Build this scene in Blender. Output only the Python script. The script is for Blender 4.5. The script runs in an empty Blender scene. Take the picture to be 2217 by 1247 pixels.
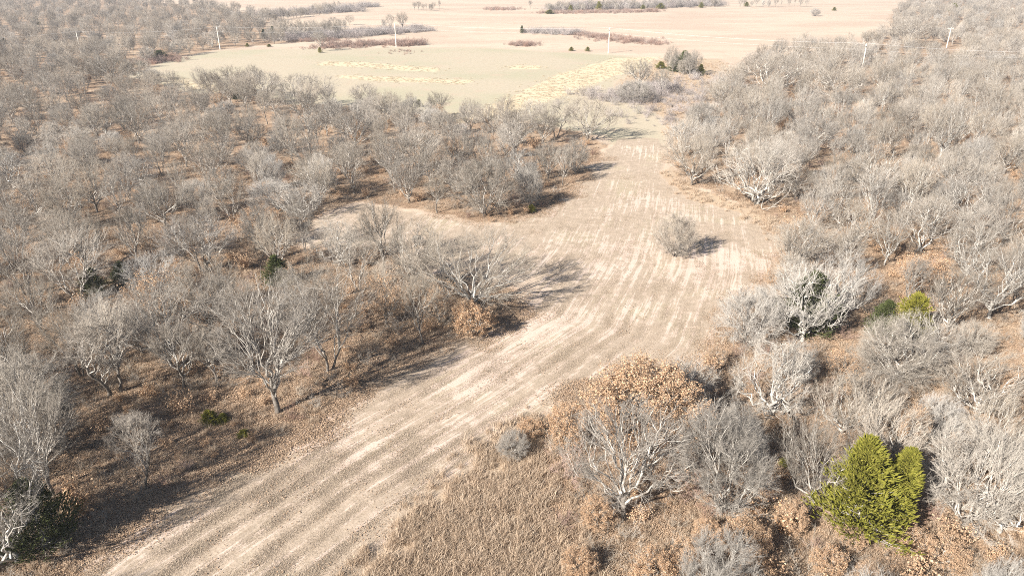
import bpy, math
import numpy as np
from math import radians, sin, cos, pi

# ------------------------------------------------------------------ camera, sky, sun, exposure
SC = bpy.context.scene
COL = SC.collection
CAM_H, FPX, IW, IH, HORIZON = 36.0, 1525.0, 2217.0, 1247.0, -75.0
CX, CY = IW / 2, IH / 2
PITCH = math.atan((CY - HORIZON) / FPX)
cam = bpy.data.cameras.new('camera')
cam.sensor_width = 36.0
cam.lens = FPX / IW * 36.0
cam.clip_start = 0.5
cam.clip_end = 12000
cam_o = bpy.data.objects.new('camera', cam)
COL.objects.link(cam_o)
cam_o.location = (0, 0, CAM_H)
cam_o.rotation_euler = (pi / 2 - PITCH, 0, 0)
SC.camera = cam_o

SUN_EL, SHADOW_AZ = 31.0, 47.0          # shadows fall towards 47 deg clockwise from +Y
sun_az = radians(SHADOW_AZ + 180)
world = bpy.data.worlds.new('World')
SC.world = world
world.use_nodes = True
wn = world.node_tree.nodes
sky = wn.new('ShaderNodeTexSky')
sky.sky_type = 'NISHITA'
sky.sun_disc = False
sky.sun_elevation = radians(SUN_EL)
sky.sun_rotation = sun_az
sky.altitude = 250
sky.air_density = 1.0
sky.dust_density = 1.2
wn['Background'].inputs['Strength'].default_value = 0.05
world.node_tree.links.new(sky.outputs[0], wn['Background'].inputs[0])

sun = bpy.data.lights.new('sun', 'SUN')
sun.energy = 5.0
sun.angle = radians(0.55)
sun.color = (1.0, 0.945, 0.87)
sun_o = bpy.data.objects.new('sun', sun)
COL.objects.link(sun_o)
sun_o.location = (-60, -60, 80)
sun_o.rotation_euler = (pi / 2 - radians(SUN_EL), 0, -radians(SHADOW_AZ))

vs = SC.view_settings
vs.view_transform = 'Standard'
vs.look = 'None'
vs.gamma = 1.0
vs.use_curve_mapping = False
vs.exposure = 1.38
SC.cycles.use_denoising = False
SC.cycles.filter_width = 1.0
SC.cycles.max_bounces = 4
SC.cycles.diffuse_bounces = 2
SC.cycles.volume_bounces = 0

# ------------------------------------------------------------------ helpers
RNG = np.random.default_rng(7)


def G(px, py):
    """ground point seen at a pixel of the photograph (flat ground)"""
    u = (px - CX) / FPX
    v = (py - CY) / FPX
    d = (u, cos(PITCH) - v * sin(PITCH), -sin(PITCH) - v * cos(PITCH))
    t = -CAM_H / d[2]
    return (d[0] * t, d[1] * t)


def to_px(x, y, z):
    dz = z - CAM_H
    zc = y * cos(PITCH) - dz * sin(PITCH)
    yc = -(y * sin(PITCH) + dz * cos(PITCH))
    zc = np.maximum(zc, 0.1)
    return CX + FPX * x / zc, CY + FPX * yc / zc


def tree_size(bx, by, ty, w):
    """real height and crown width of a tree from its base, top and width in pixels"""
    x, y = G(bx, by)
    v = (ty - CY) / FPX
    k = (cos(PITCH) - v * sin(PITCH))
    z = CAM_H + y / k * (-sin(PITCH) - v * cos(PITCH))
    dist = math.sqrt(x * x + y * y + CAM_H ** 2)
    return x, y, z, w * dist / FPX


def poly(pts):
    return np.array([G(*p) for p in pts])


def sdf(P, V):
    """signed distance (negative inside) of points P (n,2) to polygon V (m,2)"""
    n = len(P)
    d = np.full(n, 1e18)
    inside = np.zeros(n, bool)
    m = len(V)
    for i in range(m):
        a = V[i]
        b = V[(i + 1) % m]
        e = b - a
        w = P - a
        t = np.clip((w @ e) / max(e @ e, 1e-9), 0, 1)
        q = w - t[:, None] * e
        d = np.minimum(d, (q * q).sum(1))
        c = (a[1] > P[:, 1]) != (b[1] > P[:, 1])
        dy = b[1] - a[1]
        if abs(dy) > 1e-9:
            inside ^= c & (P[:, 0] < (b[0] - a[0]) * (P[:, 1] - a[1]) / dy + a[0])
    d = np.sqrt(d)
    return np.where(inside, -d, d)


def wob(P, s, seed):
    r = np.random.default_rng(seed)
    out = np.zeros(len(P))
    for k in range(7):
        f = s * (1.0 + 0.55 * k)
        a = r.uniform(0, 2 * pi)
        out += np.sin((P[:, 0] * cos(a) + P[:, 1] * sin(a)) * f + r.uniform(0, 6.28)) / (1 + 0.5 * k)
    return out / 3.0


def mesh_np(name, parts, mats):
    """parts: list of (verts (n,3), faces (m,3|4), material index, smooth)"""
    vs_, loops, starts, tots, mi, sm = [], [], [], [], [], []
    off = lo = 0
    for v, f, k, s in parts:
        if len(f) == 0:
            continue
        vs_.append(v)
        loops.append((f + off).ravel())
        c = f.shape[1]
        starts.append(lo + np.arange(len(f)) * c)
        tots.append(np.full(len(f), c))
        mi.append(np.full(len(f), k))
        sm.append(np.full(len(f), s, dtype=bool))
        off += len(v)
        lo += f.size
    V = np.concatenate(vs_).astype(np.float32)
    L = np.concatenate(loops).astype(np.int32)
    me = bpy.data.meshes.new(name)
    me.vertices.add(len(V))
    me.vertices.foreach_set('co', V.ravel())
    me.loops.add(len(L))
    me.loops.foreach_set('vertex_index', L)
    S = np.concatenate(starts).astype(np.int32)
    me.polygons.add(len(S))
    me.polygons.foreach_set('loop_start', S)
    me.polygons.foreach_set('loop_total', np.concatenate(tots).astype(np.int32))
    me.polygons.foreach_set('material_index', np.concatenate(mi).astype(np.int32))
    me.polygons.foreach_set('use_smooth', np.concatenate(sm))
    for m in mats:
        me.materials.append(m)
    me.update(calc_edges=True)
    return me


def norm(a):
    return a / np.maximum(np.linalg.norm(a, axis=-1, keepdims=True), 1e-9)


def perp(d, rng=None):
    ref = np.where(np.abs(d[..., 2:3]) < 0.8, np.array([0, 0, 1.0]), np.array([1.0, 0, 0]))
    u = norm(np.cross(d, ref))
    return u, np.cross(d, u)


def tubes(P, R, S):
    """P (N,K,3) centre lines, R (N,K) radii -> verts, quads"""
    N, K, _ = P.shape
    T = norm(np.gradient(P, axis=1))
    m = norm(T.mean(axis=1))
    ref, _ = perp(m)
    u = norm(ref[:, None, :] - (ref[:, None, :] * T).sum(-1, keepdims=True) * T)
    v = np.cross(T, u)
    a = np.arange(S) * 2 * pi / S
    V = P[:, :, None, :] + R[:, :, None, None] * (u[:, :, None, :] * np.cos(a)[:, None] + v[:, :, None, :] * np.sin(a)[:, None])
    idx = np.arange(N * K * S).reshape(N, K, S)
    nx = np.roll(idx, -1, axis=2)
    F = np.stack([idx[:, :-1], nx[:, :-1], nx[:, 1:], idx[:, 1:]], axis=-1).reshape(-1, 4)
    return V.reshape(-1, 3), F


def cones(B, D, L, r):
    n = len(B)
    u, v = perp(D)
    c = np.sqrt(3) / 2
    V = np.stack([B + u * r[:, None], B + (-0.5 * u + c * v) * r[:, None], B + (-0.5 * u - c * v) * r[:, None], B + D * L[:, None]], axis=1)
    i = np.arange(n)[:, None] * 4
    F = np.concatenate([i + [0, 1, 3], i + [1, 2, 3], i + [2, 0, 3]])
    return V.reshape(-1, 3), F


def spindles(B, D, L, r, rng, at=0.42):
    n = len(B)
    u, v = perp(D)
    a = rng.uniform(0, 2 * pi, n)[:, None]
    u, v = u * np.cos(a) + v * np.sin(a), v * np.cos(a) - u * np.sin(a)
    c = np.sqrt(3) / 2
    M = B + D * (L * at)[:, None]
    V = np.stack([B, M + u * r[:, None], M + (-0.5 * u + c * v) * r[:, None], M + (-0.5 * u - c * v) * r[:, None], B + D * L[:, None]], axis=1)
    i = np.arange(n)[:, None] * 5
    F = np.concatenate([i + q for q in ([0, 2, 1], [0, 3, 2], [0, 1, 3], [1, 2, 4], [2, 3, 4], [3, 1, 4])])
    return V.reshape(-1, 3), F


def leaves(C, size, rng, flat=0.0):
    """bent two-triangle leaves at points C"""
    n = len(C)
    d = norm(rng.normal(size=(n, 3)) * [1, 1, 1 - flat] + 1e-6)
    u, v = perp(d)
    a = rng.uniform(0, 2 * pi, n)[:, None]
    if flat > 0:
        nrm = norm(rng.normal(size=(n, 3)) * (1 - flat) + np.array([0, 0, 1.0]))
        d = norm(np.cross(nrm, norm(rng.normal(size=(n, 3)))))
        v = np.cross(nrm, d)
    else:
        v = u * np.cos(a) + v * np.sin(a)
        nrm = np.cross(d, v)
    s = size[:, None]
    V = np.stack([C, C + d * s * .5 + v * s * .32 + nrm * s * .12, C + d * s, C + d * s * .5 - v * s * .32 + nrm * s * .12], axis=1)
    i = np.arange(n)[:, None] * 4
    F = np.concatenate([i + [0, 1, 2], i + [0, 2, 3]])
    return V.reshape(-1, 3), F


# ------------------------------------------------------------------ materials
class NT:
    def __init__(s, name):
        s.m = bpy.data.materials.new(name)
        s.m.use_nodes = True
        s.t = s.m.node_tree
        s.b = s.t.nodes['Principled BSDF']
        s.b.inputs['Specular IOR Level'].default_value = 0.15
        s.b.inputs['Roughness'].default_value = 0.9

    def n(s, t, **kw):
        o = s.t.nodes.new(t)
        for k, v in kw.items():
            setattr(o, k, v)
        return o

    def put(s, sock, v):
        if hasattr(v, 'is_output'):
            s.t.links.new(v, sock)
        elif v is not None:
            if isinstance(v, tuple) and len(v) == 3 and sock.type == 'RGBA':
                v = v + (1,)
            sock.default_value = v

    def math(s, op, a, b=0.0, c=None, clamp=False):
        o = s.n('ShaderNodeMath', operation=op, use_clamp=clamp)
        s.put(o.inputs[0], a)
        s.put(o.inputs[1], b)
        if c is not None:
            s.put(o.inputs[2], c)
        return o.outputs[0]

    def mix(s, f, a, b, mode='MIX'):
        o = s.n('ShaderNodeMix', data_type='RGBA', blend_type=mode)
        s.put(o.inputs[0], f)
        s.put(o.inputs[6], a)
        s.put(o.inputs[7], b)
        return o.outputs[2]

    def noise(s, vec, scale, detail=3.0, rough=0.55, dist=0.0):
        o = s.n('ShaderNodeTexNoise')
        if vec is not None:
            s.put(o.inputs['Vector'], vec)
        o.inputs['Scale'].default_value = scale
        o.inputs['Detail'].default_value = detail
        o.inputs['Roughness'].default_value = rough
        o.inputs['Distortion'].default_value = dist
        return o.outputs['Fac']

    def ramp(s, v, a, b):
        o = s.n('ShaderNodeMapRange', interpolation_type='SMOOTHSTEP')
        s.put(o.inputs[0], v)
        o.inputs[1].default_value = a
        o.inputs[2].default_value = b
        return o.outputs[0]

    def attr(s, name):
        return s.n('ShaderNodeAttribute', attribute_name=name)

    def pos(s):
        return s.n('ShaderNodeNewGeometry').outputs['Position']

    def obj(s):
        return s.n('ShaderNodeTexCoord').outputs['Object']

    def orand(s):
        return s.n('ShaderNodeObjectInfo').outputs['Random']

    def island(s):
        return s.n('ShaderNodeNewGeometry').outputs['Random Per Island']

    def color(s, c):
        s.put(s.b.inputs['Base Color'], c)

    def bump(s, h, strength, dist):
        o = s.n('ShaderNodeBump')
        o.inputs['Strength'].default_value = strength
        o.inputs['Distance'].default_value = dist
        s.put(o.inputs['Height'], h)
        s.t.links.new(o.outputs[0], s.b.inputs['Normal'])


def mat_bark(name, dark, pale, tint):
    m = NT(name)
    n1 = m.noise(m.obj(), 2.2, 4)
    n2 = m.noise(m.obj(), 14, 2)
    c = m.mix(m.ramp(n1, .35, .62), dark, pale)
    c = m.mix(m.math('MULTIPLY', m.ramp(n2, .55, .75), .5), c, tint)
    r = m.math('ADD', m.math('MULTIPLY', m.orand(), .35), .82)
    o = m.n('ShaderNodeHueSaturation')
    m.put(o.inputs['Color'], c)
    m.put(o.inputs['Value'], r)
    m.color(o.outputs[0])
    m.bump(n2, .6, .03)
    return m.m


def mat_twig(name, a, b, c2):
    m = NT(name)
    c = m.mix(m.island(), a, b)
    c = m.mix(m.math('MULTIPLY', m.orand(), .75), c, c2)
    w = m.n('ShaderNodeTexWhiteNoise', noise_dimensions='1D')
    m.put(w.inputs['W'], m.math('MULTIPLY', m.orand(), 91.7))
    o = m.n('ShaderNodeHueSaturation')
    m.put(o.inputs['Color'], c)
    m.put(o.inputs['Value'], m.math('ADD', m.math('MULTIPLY', w.outputs['Value'], .62), .74))
    m.put(o.inputs['Saturation'], m.math('ADD', m.math('MULTIPLY', m.orand(), .65), .75))
    m.color(o.outputs[0])
    return m.m


def mat_leaf(name, cols, trans=0.25, objmix=None):
    m = NT(name)
    i = m.island()
    c = m.mix(m.ramp(i, 0, .55), cols[0], cols[1])
    c = m.mix(m.ramp(i, .6, 1), c, cols[2])
    if objmix:
        c = m.mix(m.math('MULTIPLY', m.orand(), .7), c, objmix)
    m.color(c)
    if trans:
        tr = m.n('ShaderNodeBsdfTranslucent')
        m.put(tr.inputs[0], c)
        mx = m.n('ShaderNodeMixShader')
        mx.inputs[0].default_value = trans
        m.t.links.new(m.b.outputs[0], mx.inputs[1])
        m.t.links.new(tr.outputs[0], mx.inputs[2])
        out = m.t.nodes['Material Output']
        m.t.links.new(mx.outputs[0], out.inputs[0])
    return m.m


M_BARK = mat_bark('oak_bark', (.20, .175, .15), (.46, .43, .385), (.56, .54, .50))
M_BARKP = mat_bark('pale_bark', (.30, .28, .25), (.49, .465, .425), (.56, .54, .51))
M_TRUNK = mat_bark('shaded_furrowed_bark', (.10, .085, .07), (.21, .185, .16), (.30, .28, .25))  # dark furrowed bark, with the shade on the lower trunks put into its colour
M_TWIG = mat_twig('oak_twigs', (.205, .175, .142), (.33, .288, .24), (.275, .25, .22))
M_TWIGP = mat_twig('pale_twigs', (.255, .23, .20), (.38, .35, .31), (.31, .285, .255))
M_TWIGR = mat_twig('red_twigs', (.235, .165, .135), (.33, .245, .205), (.27, .20, .175))
M_TWIGV = mat_twig('far_twigs', (.25, .22, .20), (.36, .325, .30), (.30, .27, .265))
M_OAKLEAF = mat_leaf('brown_oak_leaf', ((.27, .15, .08), (.50, .33, .20), (.66, .50, .35)), .25, (.52, .37, .25))
M_CEDAR = mat_leaf('cedar_foliage', ((.135, .135, .018), (.215, .20, .03), (.29, .255, .055)), .18, (.14, .145, .03))
M_CEDARD = mat_leaf('dull_cedar_foliage', ((.045, .06, .018), (.075, .09, .025), (.11, .12, .04)), .1, (.06, .07, .03))
M_GRASS = mat_leaf('dry_grass_blades', ((.38, .285, .20), (.53, .42, .31), (.62, .52, .41)), .3, (.48, .365, .265))
M_GRASSY = mat_leaf('straw_grass_blades', ((.50, .43, .315), (.58, .505, .385), (.64, .57, .45)), .35, (.53, .45, .33))
M_STUB = mat_leaf('mown_stubble', ((.28, .215, .16), (.42, .335, .26), (.53, .435, .35)), .15, (.37, .31, .225))
M_LITTER = mat_leaf('fallen_leaves', ((.19, .12, .075), (.355, .245, .16), (.51, .39, .285)), .1, (.38, .275, .19))

m = NT('weathered_pole_wood')
n = m.noise(m.obj(), 6, 3)
m.color(m.mix(n, (.50, .46, .40), (.68, .64, .58)))
M_POLE = m.m
m = NT('porcelain')
m.color((.55, .53, .50))
m.b.inputs['Roughness'].default_value = .3
M_INS = m.m
m = NT('aluminium_wire')
m.color((.72, .72, .72))
m.b.inputs['Roughness'].default_value = .45
M_WIRE = m.m

# ------------------------------------------------------------------ zones (photograph pixels -> ground)
Z_CLEAR = poly([(40, 1330), (130, 1247), (250, 1140), (330, 1085), (430, 1020), (600, 962), (700, 905), (830, 800),
                (960, 745), (1080, 705), (1140, 655), (1180, 615), (1150, 590), (1040, 600), (930, 590), (850, 545),
                (700, 540), (640, 525), (640, 495), (710, 465), (780, 442), (900, 458), (1050, 492), (1150, 472),
                (1235, 420), (1285, 360), (1320, 318), (1345, 300), (1420, 300), (1440, 335), (1435, 385), (1500, 430), (1640, 480),
                (1688, 525), (1665, 600), (1590, 680), (1560, 760), (1500, 800), (1400, 800), (1270, 835), (1180, 885),
                (1065, 950), (1000, 1035), (900, 1120), (780, 1247), (720, 1330)])
Z_MEADOW = poly([(270, 165), (370, 130), (480, 109), (700, 106), (860, 104), (1040, 104), (1180, 112), (1330, 120), (1420, 130), (1400, 150),
                 (1340, 175), (1330, 205), (1400, 228), (1440, 255), (1445, 300), (1420, 325), (1345, 322), (1315, 300),
                 (1260, 288), (1150, 265), (1000, 258), (900, 246), (800, 246), (720, 226), (640, 228), (520, 200), (420, 205)])
Z_YELLOW = [poly([(930, 252), (1050, 236), (1130, 200), (1210, 162), (1330, 127), (1420, 124), (1400, 146), (1330, 165),
                  (1210, 212), (1100, 250), (1000, 266)]),
            poly([(700, 133), (800, 137), (960, 150), (940, 157), (800, 147), (690, 141)]),
            poly([(735, 163), (900, 170), (1030, 175), (1010, 182), (860, 178), (735, 170)]),
            poly([(1105, 143), (1165, 143), (1165, 150), (1105, 150)]),
            poly([(330, 160), (470, 190), (460, 200), (320, 172)])]
Z_ROUGH = [poly([(720, 1330), (780, 1247), (900, 1120), (1000, 1035), (1065, 950), (1150, 905), (1215, 930), (1180, 1020), (1200, 1130), (1280, 1247), (1300, 1330)]),
           poly([(1445, 300), (1440, 255), (1400, 228), (1330, 205), (1340, 175), (1400, 150), (1420, 130), (1560, 128), (1590, 150), (1530, 215), (1490, 300), (1465, 330)]),
           poly([(1437, 385), (1450, 360), (1520, 415), (1650, 455), (1720, 510), (1688, 530), (1640, 482), (1500, 432)])]
Z_WOODL = poly([(-900, 1700), (-200, 1700), (40, 1330), (130, 1247), (250, 1140), (330, 1085), (430, 1020), (600, 962), (700, 905), (830, 800),
                (960, 745), (1080, 705), (1120, 660), (1060, 620), (930, 600), (850, 550), (700, 545), (635, 530), (630, 492), (700, 460),
                (780, 436), (900, 450), (1050, 486), (1150, 467), (1225, 420), (1275, 360), (1310, 315), (1260, 288), (1150, 265),
                (1000, 258), (900, 246), (800, 246), (720, 226), (640, 228), (520, 200), (420, 205), (270, 165), (370, 128),
                (480, 107), (600, 96), (720, 86), (760, 72), (640, 70), (575, 58), (590, 44), (540, 30), (430, 12), (300, 4), (200, -20),
                (-200, -25), (-2600, -25), (-2600, 400)])
Z_WOODR = poly([(1450, 330), (1465, 370), (1530, 410), (1650, 455), (1715, 510), (1700, 540), (1675, 600), (1600, 680), (1570, 760), (1540, 800),
                (1400, 815), (1270, 850), (1215, 920), (1190, 1020), (1205, 1130), (1285, 1247), (1320, 1500), (1500, 1750), (3600, 1750), (4500, 300),
                (4500, -20), (2200, -20), (1960, 6), (1925, 40), (1935, 70), (1800, 106), (1690, 118), (1610, 150), (1560, 190), (1500, 240), (1480, 300)])
STRIPE = np.array([G(*p) for p in [(0, 1500), (330, 1247), (700, 1000), (1000, 830), (1230, 690), (1320, 560), (1360, 450), (1390, 330), (1400, 240)]])


def stripe_uv(P):
    best = np.full(len(P), 1e18)
    U = np.zeros(len(P))
    W = np.zeros(len(P))
    acc = 0.0
    for i in range(len(STRIPE) - 1):
        a, b = STRIPE[i], STRIPE[i + 1]
        e = b - a
        L = np.linalg.norm(e)
        w = P - a
        t = np.clip((w @ e) / (L * L), 0 if i else -9, 1 if i < len(STRIPE) - 2 else 9)
        q = w - t[:, None] * e
        d = np.sqrt((q * q).sum(1))
        s = np.sign(e[0] * w[:, 1] - e[1] * w[:, 0])
        k = d < best
        best[k] = d[k]
        U[k] = (d * s)[k]
        W[k] = (acc + t * L)[k]
        acc += L
    return U, W


# ------------------------------------------------------------------ ground sheet
ys = [-40.0]
while ys[-1] < 6000:
    d = max(abs(ys[-1]), 1)
    ys.append(ys[-1] + (2.0 if ys[-1] < 22 else max(.42, .0125 * d)))
ys = np.array(ys)
NC = 440
sx = np.linspace(-1, 1, NC)
YY, SX = np.meshgrid(ys, sx, indexing='ij')
XX = SX * (np.maximum(YY, 20) * 1.15 + 70)
P2 = np.stack([XX.ravel(), YY.ravel()], 1)
dist = np.hypot(P2[:, 0], P2[:, 1])
jit = np.stack([wob(P2, .45, 1), wob(P2, .45, 2)], 1) * np.clip(.7 + dist * .004, 0, 3)[:, None]
Q = P2 + jit


def mask(polys, soft):
    out = np.zeros(len(Q))
    for p in polys:
        out = np.maximum(out, np.clip(.5 - sdf(Q, p) / soft, 0, 1))
    return out


soft = np.clip(dist * .012, 1.4, 8)
a_clear = mask([Z_CLEAR], soft)
a_meadow = mask([Z_MEADOW], soft * 4.5)
a_yellow = mask(Z_YELLOW, soft)
a_rough = mask(Z_ROUGH, soft * 1.5)
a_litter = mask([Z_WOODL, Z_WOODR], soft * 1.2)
SU, SV = stripe_uv(P2)
a_bare = np.zeros(len(P2))
for bx_, by_, br_ in [(1570, 565, 6), (1520, 590, 5), (1365, 545, 5), (1190, 690, 5), (1130, 720, 4), (1030, 930, 3), (1000, 960, 2.5), (1420, 445, 6), (1330, 590, 4), (1380, 325, 5), (1060, 800, 5), (300, 1150, 3), (700, 960, 4)]:
    q_ = np.array(G(bx_, by_))
    a_bare = np.maximum(a_bare, np.exp(-((Q - q_) ** 2).sum(1) / (br_ * br_)))
fall = np.clip(1 - dist / 260, 0, 1)
ZZ = (wob(P2, .55, 5) * .05 + wob(P2, 1.6, 6) * .03 * (1 - a_clear)) * fall
ZZ += np.sin(SU * 2 * pi / 1.9 + wob(P2, .2, 9)) * .03 * a_clear * fall
NR = len(ys)
idx = np.arange(NR * NC).reshape(NR, NC)
F = np.stack([idx[:-1, :-1], idx[:-1, 1:], idx[1:, 1:], idx[1:, :-1]], -1).reshape(-1, 4)

m = NT('ground_earth_and_grass')
pos = m.pos()
su = m.attr('su').outputs['Fac']
sv = m.attr('sv').outputs['Fac']


def comb(x, y):
    c = m.n('ShaderNodeCombineXYZ')
    m.put(c.inputs[0], x)
    m.put(c.inputs[1], y)
    return c.outputs[0]


n_fine = m.noise(pos, 5.5, 5, .7)
n_mid = m.noise(pos, .9, 4, .6)
n_big = m.noise(pos, .12, 3, .55)
n_vbig = m.noise(pos, .018, 4, .55)
# mown clearing: thatch windrows and pinkish bare streaks along the mowing lines
st1 = m.noise(comb(m.math('MULTIPLY', su, 1.9), m.math('MULTIPLY', sv, .06)), 1.0, 3, .55, .3)
st2 = m.noise(comb(m.math('MULTIPLY', su, 6.5), m.math('MULTIPLY', sv, .3)), 1.0, 3, .6, .2)
bare = m.math('ADD', m.math('MULTIPLY', st1, .6), m.math('ADD', m.math('MULTIPLY', st2, .33), m.math('MULTIPLY', n_mid, .26)))
bare = m.math('ADD', bare, m.math('MULTIPLY', m.math('SUBTRACT', n_big, .5), .35))
bare = m.math('ADD', bare, m.math('MULTIPLY', m.attr('a_bare').outputs['Fac'], .11))
bare = m.math('SUBTRACT', bare, m.math('MULTIPLY', m.ramp(sv, 70, 130), .045))
bare = m.ramp(bare, .60, .72)
thatch = m.mix(m.ramp(n_mid, .3, .7), (.33, .265, .20), (.43, .345, .265))
thatch = m.mix(m.math('MULTIPLY', m.ramp(n_big, .5, .68), .5), thatch, (.385, .34, .225))
thatch = m.mix(m.math('MULTIPLY', m.ramp(n_fine, .42, .7), .6), thatch, (.25, .185, .125))
thatch = m.mix(m.math('MULTIPLY', m.ramp(st2, .50, .66), .45), thatch, (.50, .405, .31))
soil = m.mix(n_fine, (.54, .415, .345), (.68, .56, .48))
clear = m.mix(m.math('MULTIPLY', bare, .68), thatch, soil)
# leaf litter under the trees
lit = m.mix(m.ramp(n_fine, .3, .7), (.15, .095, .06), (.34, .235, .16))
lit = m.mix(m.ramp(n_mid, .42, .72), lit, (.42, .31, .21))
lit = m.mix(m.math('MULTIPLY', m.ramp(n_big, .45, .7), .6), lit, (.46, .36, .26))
# rough dry grass
rough = m.mix(m.ramp(n_fine, .3, .7), (.31, .23, .155), (.48, .375, .275))
rough = m.mix(m.math('MULTIPLY', m.ramp(n_big, .45, .65), .6), rough, (.45, .355, .24))
# meadow
mea = m.mix(m.ramp(n_mid, .3, .7), (.385, .33, .24), (.44, .375, .28))
mea = m.mix(m.math('MULTIPLY', m.ramp(n_vbig, .42, .62), .7), mea, (.355, .33, .225))
mea = m.mix(m.math('MULTIPLY', m.ramp(n_big, .55, .72), .6), mea, (.43, .335, .25))
yel = m.mix(m.ramp(n_mid, .3, .7), (.49, .41, .275), (.57, .48, .335))
# far field
vf = m.n('ShaderNodeVectorMath', operation='MULTIPLY')
m.put(vf.inputs[0], pos)
vf.inputs[1].default_value = (.011, .026, 1)
n_fld = m.noise(vf.outputs[0], 1.0, 5, .6, .4)
fld = m.mix(m.ramp(n_fld, .35, .65), (.43, .33, .25), (.50, .405, .31))
fld = m.mix(m.math('MULTIPLY', m.ramp(n_big, .5, .75), .45), fld, (.40, .27, .20))
fld = m.mix(m.math('MULTIPLY', m.ramp(n_mid, .45, .75), .35), fld, (.60, .49, .36))
c = fld
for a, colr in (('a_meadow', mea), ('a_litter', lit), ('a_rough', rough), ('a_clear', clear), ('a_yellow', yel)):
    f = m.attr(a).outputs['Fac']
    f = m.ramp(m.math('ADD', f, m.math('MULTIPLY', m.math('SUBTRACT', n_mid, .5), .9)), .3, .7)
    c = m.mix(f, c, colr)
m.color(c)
hgt = m.math('ADD', m.math('MULTIPLY', n_fine, .5), m.math('MULTIPLY', n_mid, .5))
m.bump(hgt, .55, .12)
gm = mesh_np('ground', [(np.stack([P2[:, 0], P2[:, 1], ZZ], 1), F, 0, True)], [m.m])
for nme, arr in (('a_clear', a_clear), ('a_meadow', a_meadow), ('a_yellow', a_yellow), ('a_rough', a_rough), ('a_litter', a_litter), ('a_bare', a_bare), ('su', SU), ('sv', SV)):
    at = gm.attributes.new(nme, 'FLOAT', 'POINT')
    at.data.foreach_set('value', arr.astype(np.float32))
go = bpy.data.objects.new('ground', gm)
COL.objects.link(go)
go['kind'] = 'structure'
go['label'] = 'mown clearing, leaf-strewn woodland floor, meadow and far dry fields'


# ------------------------------------------------------------------ tree builders
def kmeans(P, k, rng):
    C = P[rng.choice(len(P), k, replace=False)]
    for _ in range(7):
        a = ((P[:, None] - C[None]) ** 2).sum(-1).argmin(1)
        for j in range(k):
            if (a == j).any():
                C[j] = P[a == j].mean(0)
    return C, a


def curves(P0, P1, d0, K, wig, rng, up=0.15):
    D = P1 - P0
    L = np.linalg.norm(D, axis=1, keepdims=True)
    e = norm(norm(D) + np.array([0, 0, up]))
    C1 = P0 + d0 * L * .38
    C2 = P1 - e * L * .33
    t = np.linspace(0, 1, K)[None, :, None]
    P = (1 - t) ** 3 * P0[:, None] + 3 * t * (1 - t) ** 2 * C1[:, None] + 3 * t * t * (1 - t) * C2[:, None] + t ** 3 * P1[:, None]
    W = rng.normal(size=(len(P0), K, 3)).cumsum(1)
    W -= W[:, :1]
    W -= W[:, -1:] * t
    return P + W * (L * wig)[:, None] / math.sqrt(K)


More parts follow.
